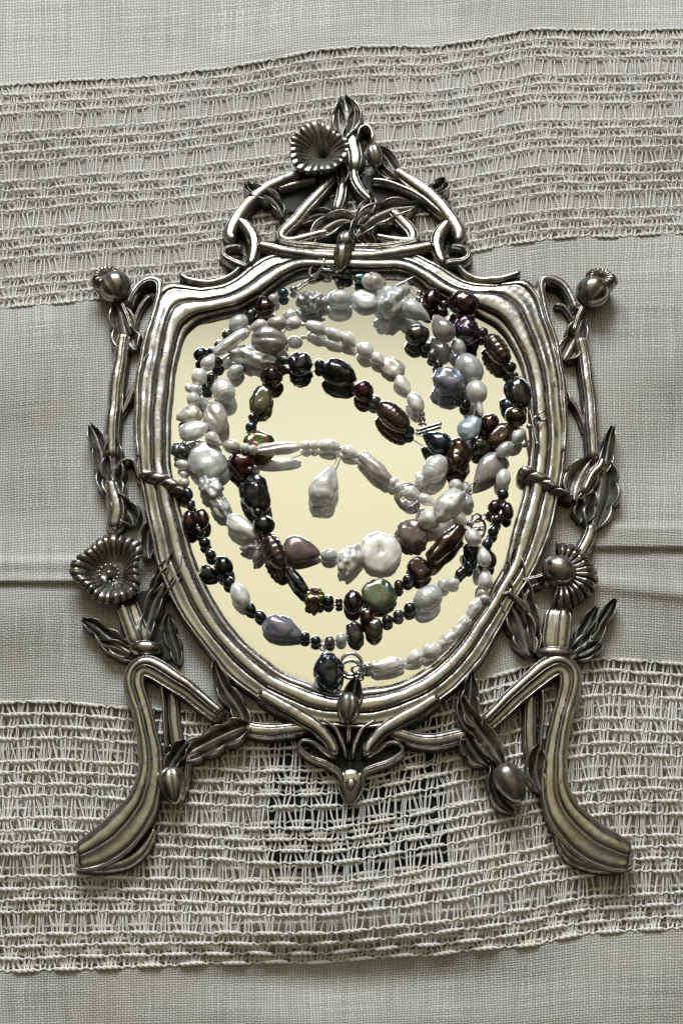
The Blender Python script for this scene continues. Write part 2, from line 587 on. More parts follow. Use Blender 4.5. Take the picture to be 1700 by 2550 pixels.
openwork(E1, E2, 22.5, 43.0, 0, 11)
openwork(E3, E4, 28.5, 54.0, 0, 12, bow=26.0)
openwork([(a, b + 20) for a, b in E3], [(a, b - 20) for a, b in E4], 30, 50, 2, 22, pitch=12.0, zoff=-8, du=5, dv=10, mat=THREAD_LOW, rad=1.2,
         keep=lambda u: u < 610 or u > 1150)

# black card seen through the openwork
card = MB()
ol = [(676, 1770), (1092, 1770), (1100, 1900), (1112, 2060), (1120, 2166), (900, 2172), (662, 2168), (664, 2060), (672, 1900)]
card.poly([P1(u, v, -15.5) for u, v in ol], [P1(u, v, -13.5) for u, v in ol])
co = card.build("black_card", CARD, smooth=False)
co['label'] = "flat black card showing through the openwork cloth below the mirror frame"
co['category'] = "card"

# ------------------------------------------------------------------ mirror frame
frame = thing("mirror_frame", "ornate tarnished silver table mirror with poppy flowers and splayed feet lying flat", "mirror", (0, 0, 0))
MZ = 14.0
STA = [((850, 676), (850, 618)), ((768, 671), (745, 622)), ((715, 693), (680, 630)), ((677, 722), (630, 655)), ((642, 747), (590, 686)),
       ((594, 770), (550, 706)), ((531, 786), (500, 714)), ((499, 797), (452, 706)), ((473, 818), (420, 703)), ((457, 842), (396, 722)), ((445, 885), (378, 775)),
       ((435, 948), (358, 855)), ((429, 1019), (341, 945)), ((425, 1098), (337, 1050)), ((429, 1176), (339, 1150)), ((445, 1240), (352, 1230)),
       ((467, 1329), (368, 1313)), ((486, 1390), (384, 1390)), ((515, 1460), (410, 1462)), ((556, 1533), (451, 1540)), ((611, 1600), (507, 1618)),
       ((669, 1650), (572, 1694)), ((726, 1684), (650, 1748)), ((790, 1708), (745, 1795)), ((858, 1722), (862, 1815)), ((918, 1714), (975, 1808)),
       ((983, 1704), (1050, 1775)), ((1043, 1678), (1112, 1736)), ((1098, 1634), (1165, 1690)), ((1140, 1586), (1210, 1632)), ((1180, 1530), (1248, 1566)),
       ((1223, 1465), (1290, 1488)), ((1252, 1408), (1330, 1425)), ((1271, 1340), (1362, 1352)), ((1289, 1270), (1384, 1288)), ((1305, 1206), (1396, 1222)),
       ((1315, 1132), (1410, 1139)), ((1316, 1060), (1410, 1060)), ((1311, 985), (1403, 985)), ((1299, 921), (1394, 905)), ((1283, 880), (1378, 845)),
       ((1263, 844), (1360, 785)), ((1231, 809), (1343, 732)), ((1186, 783), (1315, 698)), ((1140, 765), (1272, 700)), ((1103, 745), (1230, 708)),
       ((1066, 721), (1165, 698)), ((1033, 692), (1085, 655)), ((1000, 678), (1020, 624)), ((930, 677), (935, 618))]
flat = np.array([[a[0], a[1], b[0], b[1]] for a, b in STA], float)
ring = cr(flat, 620, True)
# profile: t across, height, oxide
PR = [(0.0, 13, 1), (0.0, 20, .9), (.025, 26, .4), (.05, 28.5, .12), (.09, 30, .08), (.135, 30.2, .15), (.152, 29, .5), (.16, 27.5, .9), (.17, 30, .4), (.19, 38, .05), (.22, 44.5, 0), (.27, 47.5, 0), (.35, 49, 0), (.43, 49, 0), (.49, 47.5, .0),
      (.53, 44, .1), (.552, 39, .6), (.565, 37.5, .95), (.58, 39, .4), (.61, 41.5, .05), (.66, 41, .0), (.72, 39.5, .06), (.77, 38.5, .1), (.81, 38.8, .06), (.838, 39, .1), (.852, 38, .4), (.862, 36, .95),
      (.876, 38, .5), (.895, 42, 0), (.935, 42.5, 0), (.97, 39, .15), (.99, 29, .7), (1.0, 12, .9), (1.0, 0, 1)]
mo = MB()
cols = []
for t, z, o in PR:
    uu = ring[:, 0] + (ring[:, 2] - ring[:, 0]) * t
    vv = ring[:, 1] + (ring[:, 3] - ring[:, 1]) * t
    if t == 0.0:
        w = P(uu, vv, np.full(len(uu), 13.0)); w[:, 2] = z
    elif z < 20:
        w = P(uu, vv, np.full(len(uu), 28.0)); w[:, 2] = z
    else:
        w = P(uu, vv, np.full(len(uu), float(z)))
    # hand-chased unevenness
    cols.append(w)
V = np.stack(cols, 1)
nz = np.array([[noise.noise(Vector(p) * .02) for p in row[::6]] for row in V[::4]])
V[..., 2] += np.kron(nz, np.ones((4, 6)))[:V.shape[0], :V.shape[1]] * .0
T = np.tile(np.array([p[2] for p in PR]), (len(ring), 1))
mo.grid(V, T, ci=True)
mo.build("molding", SILVER, frame, sharp=75)

# mirror plate
mi = MB()
cen = np.array([868.0, 1180.0])
NR = 18
rr = np.concatenate([np.linspace(0, .93, NR), [.965, .985, 1.0, 1.03]])
MV = []
for f in rr:
    uu = cen[0] + (ring[:, 0] - cen[0]) * f
    vv = cen[1] + (ring[:, 1] - cen[1]) * f
    MV.append(P(uu, vv, np.full(len(uu), MZ)))
MT = np.tile(np.interp(rr, [0, .965, 1.0, 1.1], [0, 0, .75, .8])[:, None], (1, len(ring)))
low = (ring[:, 1] > 1500)[None, :]
MT = np.where(low, MT, MT * .35)
mi.grid(np.stack(MV), MT, cj=True)
bot = MV[-1].copy(); bot[:, 2] = 6
mi.grid(np.stack([MV[-1], bot]), cj=True)
mi.build("mirror_glass", MIRROR, frame, smooth=False)

def prof(gro=(), p=2.3, n=27):
    s = np.sin(np.linspace(-PI / 2, PI / 2, n))
    s = np.sort(np.concatenate([s] + [g[0] + np.array([-1.6, -.8, 0, .8, 1.6]) * g[2] for g in gro])) if gro else s
    s = np.clip(s, -1, 1)
    h = (1 - np.abs(s) ** p) ** (1 / p)
    t = np.where(np.abs(s) > .93, .75, 0.0) + np.where(np.abs(s) > .86, .2, 0)
    for c, d, w in gro:
        e = np.exp(-((s - c) / w) ** 2)
        h = h * (1 - d * e)
        t = np.maximum(t, e * min(.85, .35 + d * 1.6))
    return s, h, np.clip(t, 0, 1)
R0 = prof()
R1 = prof([(.0, .22, .06)])
R2 = prof([(-.5, .20, .05), (.5, .20, .05)])
R3 = prof([(-.55, .16, .04), (.30, .20, .045)], p=2.6)
R4 = prof([(-.70, .16, .04), (-.22, .10, .03), (.55, .2, .05)], p=2.7)
# leg: thin outer bead, wide hollow, round inner roll
def leg_prof(flip):
    s = np.array([-1, -1, -.985, -.95, -.90, -.84, -.79, -.765, -.74, -.70, -.62, -.50, -.36, -.22, -.10, -.04, .0, .03, .07, .14, .26, .38, .50, .62, .70, .755, .79, .82, .87, .92, .97, 1, 1])
    h = np.array([0, .45, .66, .76, .79, .78, .74, .69, .74, .78, .81, .82, .82, .84, .89, .92, .92, .88, .92, .97, 1.0, 1.0, .99, .96, .92, .86, .80, .83, .85, .80, .68, .42, 0])
    t = np.array([.9, .7, .4, .15, .05, .1, .4, .75, .4, .1, .05, .08, .1, .06, .0, .05, .3, .75, .3, .05, 0, 0, 0, 0, .05, .3, .8, .3, .08, .2, .5, .8, .9])
    return (s, h, t) if not flip else (-s[::-1], h[::-1], t[::-1])
RL = leg_prof(False)
RLR = leg_prof(True)
RE = prof([(.55, .25, .07)], p=2.8)
RF = prof([(-.55, .25, .07)], p=2.8)

def sweep(mb, path, pf, h, zb=0.0, ds=4.0, ends=(1, 1), tw=0.0, tadd=0.0):
    p, L = along(path, ds)
    n = len(p)
    hh = p[:, 3] if p.shape[1] > 3 else np.full(n, float(h))
    c = P(p[:, 0], p[:, 1], zb + hh * .7)
    sc_ = ((c - CAM) @ FWD) / FOC
    w = p[:, 2] * sc_ * .5
    T = np.gradient(c[:, :2], axis=0)
    T /= np.linalg.norm(T, axis=1, keepdims=True) + 1e-9
    N = np.stack([T[:, 1], -T[:, 0]], 1)
    x = np.linspace(0, L, n)
    e = np.ones(n)
    for k, on in enumerate(ends):
        if on:
            d = x if k == 0 else L - x
            wr = max(6.0, (p[0, 2] if k == 0 else p[-1, 2]) * .5) * on
            e = np.minimum(e, np.sqrt(np.clip(1 - (np.clip(wr - d, 0, wr) / wr) ** 2, .002, 1)))
    s, ph, pt = pf
    V = np.zeros((n, len(s), 3))
    ss = s[None, :] * np.ones((n, 1))
    if tw:
        # rope twist: grooves wander across the width
        phs = (x / tw)[:, None] * 2 * PI
        ph2 = ph[None, :] * (1 - .22 * np.exp(-((np.sin(phs / 2 + ss * 1.6)) / .22) ** 2))
        pt2 = np.maximum(pt[None, :], np.exp(-((np.sin(phs / 2 + ss * 1.6)) / .25) ** 2))
    else:
        ph2 = np.tile(ph, (n, 1)); pt2 = np.tile(pt, (n, 1))
    V[..., 0] = c[:, 0:1] + N[:, 0:1] * (w * e)[:, None] * ss
    V[..., 1] = c[:, 1:2] + N[:, 1:2] * (w * e)[:, None] * ss
    V[..., 2] = zb + (hh * (.25 + .75 * e))[:, None] * ph2
    mb.grid(V, np.clip(pt2 + tadd, 0, 1))

def leaf(mb, path, h, zb=0.0, lobes=4, ds=3.0, deep=.34, curl=0.0, tadd=0.0, nj=19, vein=.3):
    p, L = along(path, ds)
    n = len(p)
    c = P(p[:, 0], p[:, 1], np.full(n, zb + h * .7))
    sc_ = ((c - CAM) @ FWD) / FOC
    T = np.gradient(c[:, :2], axis=0)
    T /= np.linalg.norm(T, axis=1, keepdims=True) + 1e-9
    N = np.stack([T[:, 1], -T[:, 0]], 1)
    t = np.linspace(0, 1, n)
    s = np.linspace(-1, 1, nj)
    s = np.sign(s) * np.abs(s) ** .8
    V = np.zeros((n, nj, 3)); TT = np.zeros((n, nj))
    nlb = max(1, round(lobes * .75))
    tip_first = p[0, 2] < p[-1, 2]
    for j, sj in enumerate(s):
        aj = abs(sj)
        ph = (1 - t if tip_first else t) * nlb
        lob = np.abs(np.sin(PI * (ph + (.0 if sj > 0 else .22)))) ** .6
        wm = 1 - deep * (1 - lob) * aj ** 1.3
        w = p[:, 2] * sc_ * .5 * wm
        pos = c[:, :2] + N * (w * sj)[:, None]
        # blade: a cut vein, a hollow either side, a rolled bright edge
        edge_ = np.exp(-((aj - .80) / .20) ** 2)
        hollow = np.exp(-((aj - .38) / .22) ** 2)
        mid = np.exp(-(aj / .16) ** 2)
        z = .62 + .36 * edge_ * (.55 + .45 * lob) - .16 * hollow + .20 * mid * (1 - .6 * math.exp(-(aj / .05) ** 2))
        z = z * (1 - max(0, aj - .93) / .07 * .55) * (1 + curl * np.sin(t * PI)) * (.9 + .1 * np.sin(t * 5 + 1))
        hz = h * z if aj < .999 else np.zeros(n)
        V[:, j, :2] = pos
        V[:, j, 2] = zb + hz
        tr = hollow * .62 + .5 * math.exp(-(aj / .05) ** 2) + (.7 if aj > .95 else 0) + .55 * (1 - lob) * min(1, aj * 1.5)
        TT[:, j] = np.clip(tr, 0, 1)
    mb.grid(V, np.clip(TT + tadd, 0, 1))

def ground_axis(u, v, z, ang):
    """unit ground direction that runs at image angle ang (clockwise from right)"""
    a = math.radians(ang)
    p0, p1 = P1(u, v, z), P1(u + 5 * math.cos(a), v + 5 * math.sin(a), z)
    d = (p1 - p0)[:2]
    return p0, d / (np.linalg.norm(d) + 1e-9)

def blob(mb, u, v, zc, L, W, C, ang, ribs=0, tip=0.0, rd=.12, nu=30, nv=36, rw=.2):
    """ellipsoid with its long axis at image angle ang; ribs = grooves along it; tip > 0 sharpens the far end"""
    p0, g = ground_axis(u, v, zc, ang)
    sc_ = dsc(p0)
    nrm = np.array([-g[1], g[0]])
    k = g[1] ** 2
    st2 = .22
    a = math.sqrt(max((L / 2) ** 2 - k * (C / 2) ** 2 * st2, (L / 2) ** 2 * .5)) / math.sqrt(1 - k * st2) * sc_
    b, c = W / 2 * sc_, C / 2 * sc_
    th = np.linspace(0, PI, nu)[:, None]; ph = np.linspace(0, 2 * PI, nv, endpoint=False)[None]
    x = np.cos(th) * np.ones_like(ph)
    rr_ = np.sin(th) * np.ones_like(ph) * (1 - tip * x)
    t = np.zeros_like(rr_)
    if ribs:
        ge = np.exp(-((np.abs(np.sin(ribs * ph / 2 + .4))) / rw) ** 2) * np.sin(th) ** .5
        rr_ = rr_ * (1 - rd * ge)
        t = ge
    y = rr_ * np.cos(ph); z = rr_ * np.sin(ph)
    V = np.zeros(x.shape + (3,))
    V[..., 0] = p0[0] + g[0] * a * x + nrm[0] * b * y
    V[..., 1] = p0[1] + g[1] * a * x + nrm[1] * b * y
    V[..., 2] = np.maximum(p0[2] + c * z, .5)
    t = np.maximum(t, np.where(z < -.35, .7, 0))
    mb.grid(V, t, cj=True)

def flower(mb, u, v, R, z0, h, off=(0, 0), n=26, rise=(.25, .3, .55, .95, 1.0, .72, .3), a0=0, a1=360, squash=1.0, seed=1, deep=.2, wav=.07, inner=0.0, pw=.34):
    """pleated corolla: a funnel that flares to a frilled rim"""
    r = np.random.default_rng(seed)
    p0 = P1(u, v, z0 + h * .6)
    sc_ = dsc(p0)
    full = (a1 - a0) >= 359
    na = int(n * 8 * (a1 - a0) / 360)
    th = np.radians(np.linspace(a0, a1, na, endpoint=not full))
    rho = np.linspace(inner, 1, 22)
    rim = 1 + wav * np.sin(3 * th + r.uniform(0, 6)) + wav * .6 * np.sin(5 * th + r.uniform(0, 6))
    V = np.zeros((len(rho) + 1, na, 3)); T = np.zeros((len(rho) + 1, na))
    kx = np.linspace(0, 1, len(rise))
    jit_ = np.interp(th, np.linspace(0, 2 * PI, 60), r.uniform(-.5, .5, 60))
    pl = np.exp(-(np.sin(n * th / 2 + jit_) / pw) ** 2)
    for i, q_ in enumerate(rho):
        rad = R * sc_ * q_ * rim * (1 + .05 * q_ * (1 - pl))
        zz = np.interp(q_, kx, rise) * h
        g_ = sst(q_, .25, .6) * pl
        V[i, :, 0] = p0[0] + off[0] * (1 - q_) + rad * np.cos(th)
        V[i, :, 1] = p0[1] - off[1] * (1 - q_) - rad * np.sin(th) * squash * 1.1
        V[i, :, 2] = z0 + zz * (1 - deep * g_) * (1 + .10 * np.sin(2 * th + 1) * q_)
        T[i] = np.clip(.18 + g_ * .95 + .8 * (1 - sst(q_, .05, .42)), 0, 1)
    V[-1] = V[-2]; V[-1, :, 2] = 0; T[-1] = 1
    V[-1, :, :2] = p0[:2] + (V[-1, :, :2] - p0[:2]) * .7
    mb.grid(V, T, cj=full)

def part(name, fn, label=None, sharp=None):
    mb = MB()
    fn(mb)
    return mb.build(name, SILVER, frame, sharp=sharp, label=label)
def sw(name, path, pf, h, **k):
    return part(name, lambda m: sweep(m, path, pf, h, **k))
def lf(name, path, h, **k):
    k['tadd'] = k.get('tadd', 0) + .10
    k['nj'] = 25
    return part(name, lambda m: leaf(m, [(a, b, w * 1.45) for a, b, w in path], h, **k))
def wl(pts, w):
    return [(a, b, w) for a, b in pts]

# shoulder scrolls
sw("scroll", [(446, 684, 10), (468, 698, 18), (510, 707, 22), (547, 701, 22), (580, 685, 18), (600, 668, 10)], RE, 40)
sw("scroll", [(1297, 680, 12), (1268, 690, 18), (1230, 698, 22), (1191, 699, 24), (1160, 686, 22), (1138, 662, 16)], RF, 40)
# corner loops
sw("loop_stem", [(320, 768, 24), (328, 742, 26), (345, 715, 26), (372, 699, 27), (396, 708, 30), (398, 738, 26), (388, 770, 24), (376, 810, 24), (364, 855, 24), (353, 905, 24), (345, 965, 22), (342, 1040, 22), (343, 1110, 22), (347, 1150, 18)], R3, 46)
sw("loop_stem", [(1432, 780, 26), (1424, 750, 28), (1406, 716, 30), (1380, 698, 32), (1352, 698, 30), (1345, 725, 28), (1354, 768, 26), (1367, 812, 24), (1381, 857, 24), (1391, 905, 22), (1398, 955, 22), (1403, 1015, 22), (1404, 1080, 22), (1402, 1135, 18)], R3, 46)
sw("tendril", [(334, 808, 16), (343, 780, 18), (358, 755, 18), (378, 735, 16)], R1, 24)
sw("tendril", [(1434, 812, 16), (1420, 785, 18), (1402, 764, 18), (1376, 760, 14)], R1, 24)
# seed pods on the corners
def pod(m, u, v, ang, cu, cv, cang):
    blob(m, u, v, 44, 84, 82, 80, ang, ribs=6, rd=.16, rw=.22)
    flower(m, cu, cv, 40, 40, 34, n=16, rise=(.6, .7, .9, 1, 1, .8, .4), squash=.8, seed=3, deep=.3)
part("seed_pod", lambda m: pod(m, 289, 716, 62, 268, 690, 0))
part("seed_pod", lambda m: pod(m, 1474, 728, -52, 1494, 694, 0))
sw("neck", [(304, 748, 22), (311, 775, 22), (322, 805, 20), (330, 830, 16)], R1, 44)
lf("leaf", [(292, 755, 24), (300, 785, 46), (308, 818, 54), (318, 848, 56), (334, 868, 24)], 42, lobes=3, deep=.4)
sw("neck", [(1452, 758, 24), (1440, 780, 20), (1432, 805, 20), (1425, 835, 18)], R1, 46)
lf("leaf", [(1448, 795, 18), (1440, 820, 40), (1428, 850, 48), (1412, 878, 44), (1404, 892, 20)], 44, lobes=3, deep=.4)
# long side stems
sw("stem", [(312, 825, 36), (304, 865, 40), (297, 910, 42), (289, 970, 43), (283, 1030, 43), (280, 1090, 42), (279, 1145, 38)], R4, 40)
sw("stem", [(1441, 835, 34), (1452, 880, 38), (1462, 945, 40), (1469, 1010, 41), (1474, 1080, 41), (1477, 1150, 38)], R4, 40)
sw("twig", [(374, 890, 10), (360, 920, 18), (342, 955, 22), (326, 985, 24), (312, 1015, 18), (298, 1045, 8)], R1, 22)
sw("twig", [(1378, 940, 10), (1392, 968, 20), (1412, 990, 24), (1434, 1012, 22), (1446, 1040, 18), (1456, 1080, 10)], R1, 26)
lf("leaf", [(378, 880, 8), (372, 905, 20), (362, 935, 26), (352, 965, 14)], 48, lobes=2)
lf("leaf", [(1376, 938, 8), (1390, 958, 22), (1404, 985, 20), (1414, 1002, 8)], 48, lobes=2)
# left sleeve leaves
lf("leaf", [(224, 1056, 8), (236, 1080, 30), (246, 1110, 34), (255, 1150, 36), (263, 1195, 36), (270, 1230, 24)], 40, lobes=4, deep=.4)
lf("leaf", [(288, 1090, 10), (282, 1120, 36), (280, 1160, 46), (282, 1200, 48), (290, 1235, 30)], 46, lobes=4, deep=.45, tadd=.12)
sw("sleeve", [(276, 1190, 40), (282, 1225, 48), (290, 1262, 60), (288, 1295, 56), (282, 1325, 42)], R2, 46, tadd=.1)
lf("leaf", [(285, 1240, 24), (305, 1262, 44), (325, 1285, 44), (333, 1305, 18)], 48, lobes=2, tadd=.15)
# right sleeve leaves
lf("leaf", [(1527, 1058, 8), (1520, 1085, 20), (1513, 1115, 26), (1508, 1145, 28), (1498, 1172, 22)], 44, lobes=3)
lf("leaf", [(1474, 1142, 10), (1462, 1160, 46), (1448, 1188, 70), (1436, 1215, 60), (1430, 1240, 24)], 44, lobes=3, deep=.2)
lf("leaf", [(1505, 1150, 24), (1503, 1185, 62), (1496, 1225, 72), (1486, 1270, 60), (1478, 1302, 38), (1470, 1322, 10)], 46, lobes=4, tadd=.1)
lf("leaf", [(1470, 1225, 20), (1458, 1255, 44), (1452, 1285, 40), (1446, 1300, 14)], 40, lobes=2, tadd=.15)
sw("sleeve", [(1500, 1140, 24), (1492, 1165, 30), (1470, 1190, 30), (1448, 1232, 20)], R2, 52)
sw("stem", [(1474, 1300, 36), (1466, 1335, 42), (1450, 1370, 44), (1430, 1400, 40)], R2, 34, tadd=.2)
# arch brackets and the twisted bands over the molding
sw("bracket", [(290, 1180, 16), (297, 1160, 18), (314, 1147, 18), (332, 1150, 18), (342, 1172, 18), (350, 1200, 16)], R1, 40)
sw("twisted_band", [(346, 1180, 26), (370, 1186, 44), (402, 1196, 48), (432, 1212, 44), (454, 1226, 30), (466, 1234, 14)], R0, 62, tw=34, tadd=.2)
sw("twisted_band", [(1288, 1176, 28), (1306, 1176, 46), (1332, 1188, 50), (1358, 1205, 46), (1380, 1220, 34), (1404, 1232, 20), (1428, 1244, 12)], R0, 62, tw=36, tadd=.2)
# left poppy, face up
def poppy_left(m):
    flower(m, 276, 1420, 82, 10, 50, off=(6, 4), n=26, rise=(.30, .30, .38, .6, .85, 1.0, .85), seed=5, deep=.30, wav=.10)
part("flower", poppy_left, label="open pleated poppy with a ring of stamens")
def stamens(m):
    for k in range(13):
        a = 2 * PI * k / 13
        blob(m, 272 + 24 * math.cos(a), 1428 + 21 * math.sin(a), 38, 10, 8, 9, math.degrees(a), nu=8, nv=10)
    blob(m, 273, 1428, 38, 20, 20, 22, 0, nu=12, nv=14)
part("stamens", stamens)
# right poppy: domed pod with half a pleated collar
def poppy_right(m):
    flower(m, 1398, 1428, 84, 8, 46, off=(-4, 0), n=24, rise=(.9, .9, .85, .9, 1.0, .85, .45), a0=-95, a1=112, seed=8, deep=.42, wav=.05, pw=.42)
part("flower", poppy_right, label="half collar of pleated petals around a domed pod")
part("seed_pod", lambda m: blob(m, 1391, 1422, 44, 86, 82, 78, 35, ribs=4, rd=.05, rw=.07))
sw("tendril", [(1296, 1452, 12), (1312, 1445, 22), (1336, 1440, 24), (1360, 1432, 20)], R1, 44)
sw("tendril", [(1350, 1455, 16), (1325, 1460, 18), (1310, 1480, 16), (1305, 1505, 10)], R1, 34)
# leaves over the lower molding
lf("leaf", [(378, 1296, 6), (370, 1325, 26), (366, 1355, 32), (370, 1388, 16)], 48, lobes=3)
lf("leaf", [(444, 1354, 6), (440, 1390, 26), (428, 1425, 36), (404, 1458, 36), (384, 1495, 36), (370, 1545, 34), (362, 1592, 18)], 54, lobes=6, deep=.4, tadd=.05)
lf("leaf", [(420, 1395, 8), (405, 1425, 24), (390, 1450, 26), (376, 1475, 12)], 50, lobes=3)
lf("leaf", [(440, 1440, 14), (432, 1468, 24), (438, 1490, 14)], 50, lobes=2, tadd=.3)
lf("leaf", [(1282, 1362, 6), (1282, 1398, 26), (1290, 1440, 38), (1304, 1480, 38), (1320, 1525, 34), (1331, 1575, 30), (1330, 1622, 16)], 54, lobes=6, deep=.4, tadd=.05)
lf("leaf", [(1262, 1390, 6), (1266, 1420, 20), (1274, 1455, 24), (1286, 1485, 10)], 50, lobes=3)
lf("leaf", [(1250, 1480, 22), (1272, 1510, 48), (1294, 1548, 56), (1308, 1590, 52), (1318, 1630, 24)], 46, lobes=4, deep=.3)
sw("curl", [(1244, 1492, 14), (1262, 1482, 18), (1284, 1498, 18), (1312, 1535, 14)], R1, 54)
# spiky leaves at the knees
lf("leaf", [(203, 1544, 8), (230, 1556, 26), (258, 1578, 36), (290, 1602, 46), (325, 1625, 34)], 38, lobes=4, deep=.45, tadd=.12)
lf("leaf", [(250, 1600, 8), (278, 1610, 30), (310, 1622, 34), (338, 1640, 20)], 34, lobes=3, tadd=.2)
lf("leaf", [(424, 1526, 6), (420, 1556, 26), (428, 1590, 30), (440, 1625, 24), (446, 1655, 8)], 32, lobes=4, deep=.45, tadd=.2)
lf("leaf", [(1532, 1490, 6), (1520, 1512, 22), (1504, 1540, 26), (1486, 1570, 30), (1462, 1600, 40), (1430, 1622, 30)], 38, lobes=4, deep=.4, tadd=.12)
lf("leaf", [(1486, 1510, 8), (1468, 1545, 30), (1452, 1580, 34), (1440, 1612, 20)], 34, lobes=3, tadd=.2)
lf("leaf", [(1495, 1602, 14), (1475, 1615, 30), (1450, 1628, 30), (1425, 1640, 14)], 34, lobes=3, tadd=.15)
# flower stems down to the knees
sw("stem", [(308, 1490, 54), (324, 1530, 58), (342, 1575, 60), (356, 1615, 62)], RL, 38, tadd=.1)
sw("stem", [(1396, 1505, 66), (1388, 1555, 70), (1382, 1600, 70), (1380, 1635, 64)], RLR, 38, tadd=.1)
part("knee_collar", lambda m: blob(m, 364, 1618, 26, 50, 84, 62, 96, ribs=0))
part("knee_collar", lambda m: blob(m, 1384, 1630, 26, 46, 104, 62, 88, ribs=0))
# legs: brace and leg are one bent bar with a rounded knee
sw("leg", [(556, 1790, 42), (515, 1757, 48), (470, 1721, 52), (425, 1690, 56), (392, 1669, 58), (362, 1660, 58), (340, 1671, 56), (333, 1697, 54), (340, 1735, 52), (353, 1775, 52), (366, 1825, 54), (373, 1880, 60), (371, 1940, 68), (355, 1997, 82), (324, 2044, 98), (284, 2086, 106), (242, 2114, 100), (206, 2130, 80), (184, 2136, 56)], RL, 50, ends=(1, .7))
sw("leg", [(1198, 1810, 42), (1236, 1777, 48), (1284, 1732, 52), (1328, 1693, 56), (1358, 1668, 60), (1386, 1655, 60), (1411, 1664, 58), (1421, 1690, 56), (1414, 1732, 54), (1401, 1780, 54), (1389, 1840, 56), (1381, 1900, 62), (1382, 1960, 74), (1399, 2015, 90), (1430, 2058, 102), (1474, 2096, 108), (1520, 2118, 100), (1556, 2132, 80), (1578, 2137, 56)], RLR, 50, ends=(1, .7))
sw("leg_strut", [(428, 1712, 30), (432, 1770, 36), (438, 1825, 38), (444, 1868, 36)], R2, 20, tadd=.35)
sw("leg_strut", [(1322, 1722, 30), (1318, 1780, 38), (1318, 1840, 40), (1326, 1895, 36)], R2, 20, tadd=.35)
sw("leg_strut", [(402, 1705, 12), (408, 1760, 14), (412, 1815, 14), (415, 1870, 12)], R0, 34)
sw("leg_strut", [(1350, 1715, 12), (1350, 1770, 14), (1346, 1825, 14), (1344, 1880, 12)], R0, 34)
# foot ledges
sw("foot", [(184, 2150, 26), (225, 2158, 32), (280, 2156, 36), (330, 2138, 36), (366, 2104, 30), (386, 2060, 16)], R0, 26)
sw("foot", [(1578, 2152, 26), (1535, 2158, 32), (1480, 2156, 36), (1432, 2140, 36), (1400, 2108, 30), (1382, 2066, 16)], R0, 26)
# crossing leaves and buds below
lf("leaf", [(532, 1646, 6), (544, 1682, 26), (562, 1718, 34), (588, 1754, 38), (604, 1790, 34), (600, 1815, 18)], 50, lobes=4, deep=.35)
lf("leaf", [(622, 1806, 16), (590, 1818, 48), (556, 1832, 52), (520, 1848, 50), (486, 1866, 48), (456, 1886, 26)], 54, lobes=4, deep=.35)
lf("leaf", [(470, 1850, 14), (448, 1868, 34), (428, 1895, 34), (414, 1920, 16)], 52, lobes=2)
part("bud", lambda m: blob(m, 430, 1955, 40, 92, 64, 62, 80, ribs=4, tip=.2))
sw("stem", [(470, 1880, 26), (466, 1920, 24), (462, 1960, 20), (452, 1995, 12)], R1, 30, tadd=.2)
lf("leaf", [(1175, 1674, 6), (1172, 1712, 30), (1168, 1750, 38), (1178, 1788, 36), (1192, 1812, 18)], 50, lobes=4, deep=.35)
lf("leaf", [(1146, 1738, 14), (1156, 1775, 34), (1184, 1808, 46), (1212, 1842, 46), (1240, 1880, 34), (1252, 1905, 14)], 54, lobes=3, deep=.3)
lf("leaf", [(1158, 1826, 18), (1170, 1858, 44), (1190, 1884, 40), (1212, 1905, 14)], 46, lobes=3, tadd=.1)
part("bud", lambda m: blob(m, 1270, 1950, 42, 100, 76, 70, 62, ribs=5, tip=.22))
lf("leaf", [(1222, 1902, 14), (1232, 1925, 26), (1230, 1960, 30), (1250, 2000, 26), (1278, 2020, 10)], 40, lobes=3, tadd=.1)
lf("leaf", [(1346, 1850, 8), (1338, 1884, 34), (1334, 1920, 40), (1342, 1955, 26), (1350, 1972, 8)], 52, lobes=3)
# crossbars to the middle
sw("crossbar", [(598, 1806, 44), (645, 1818, 48), (700, 1820, 46), (750, 1812, 42), (795, 1796, 30)], R4, 38)
sw("crossbar", [(948, 1812, 32), (995, 1830, 42), (1055, 1844, 46), (1115, 1840, 48), (1170, 1824, 42)], R4, 38)
# lower apron
sw("apron_stem", [(640, 1722, 40), (700, 1760, 48), (748, 1786, 48), (790, 1812, 44), (818, 1842, 38), (832, 1870, 32), (830, 1884, 22)], RE, 54)
sw("apron_stem", [(1095, 1732, 36), (1040, 1770, 46), (990, 1798, 48), (952, 1820, 44), (926, 1848, 38), (914, 1872, 32), (918, 1886, 22)], RF, 54)
sw("apron_stem", [(800, 1790, 14), (836, 1818, 18), (852, 1850, 18), (862, 1890, 14)], R0, 46)
sw("apron_stem", [(936, 1792, 14), (900, 1818, 18), (886, 1850, 18), (878, 1890, 14)], R0, 46)
sw("curl", [(842, 1890, 20), (815, 1876, 22), (785, 1852, 20), (755, 1846, 18), (746, 1864, 18), (772, 1886, 22), (812, 1901, 24), (842, 1920, 22), (854, 1948, 14)], R1, 34)
sw("curl", [(906, 1890, 20), (932, 1874, 22), (962, 1852, 20), (993, 1855, 19), (1001, 1874, 19), (976, 1893, 22), (936, 1908, 24), (906, 1924, 22), (896, 1948, 14)], R1, 34)
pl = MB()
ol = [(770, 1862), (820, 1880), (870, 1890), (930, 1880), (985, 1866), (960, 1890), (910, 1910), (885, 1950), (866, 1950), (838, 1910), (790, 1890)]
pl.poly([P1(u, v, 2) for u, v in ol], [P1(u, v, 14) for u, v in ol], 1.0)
pl.build("fill_shade_plate", OXIDE_SHADE, frame, smooth=False)
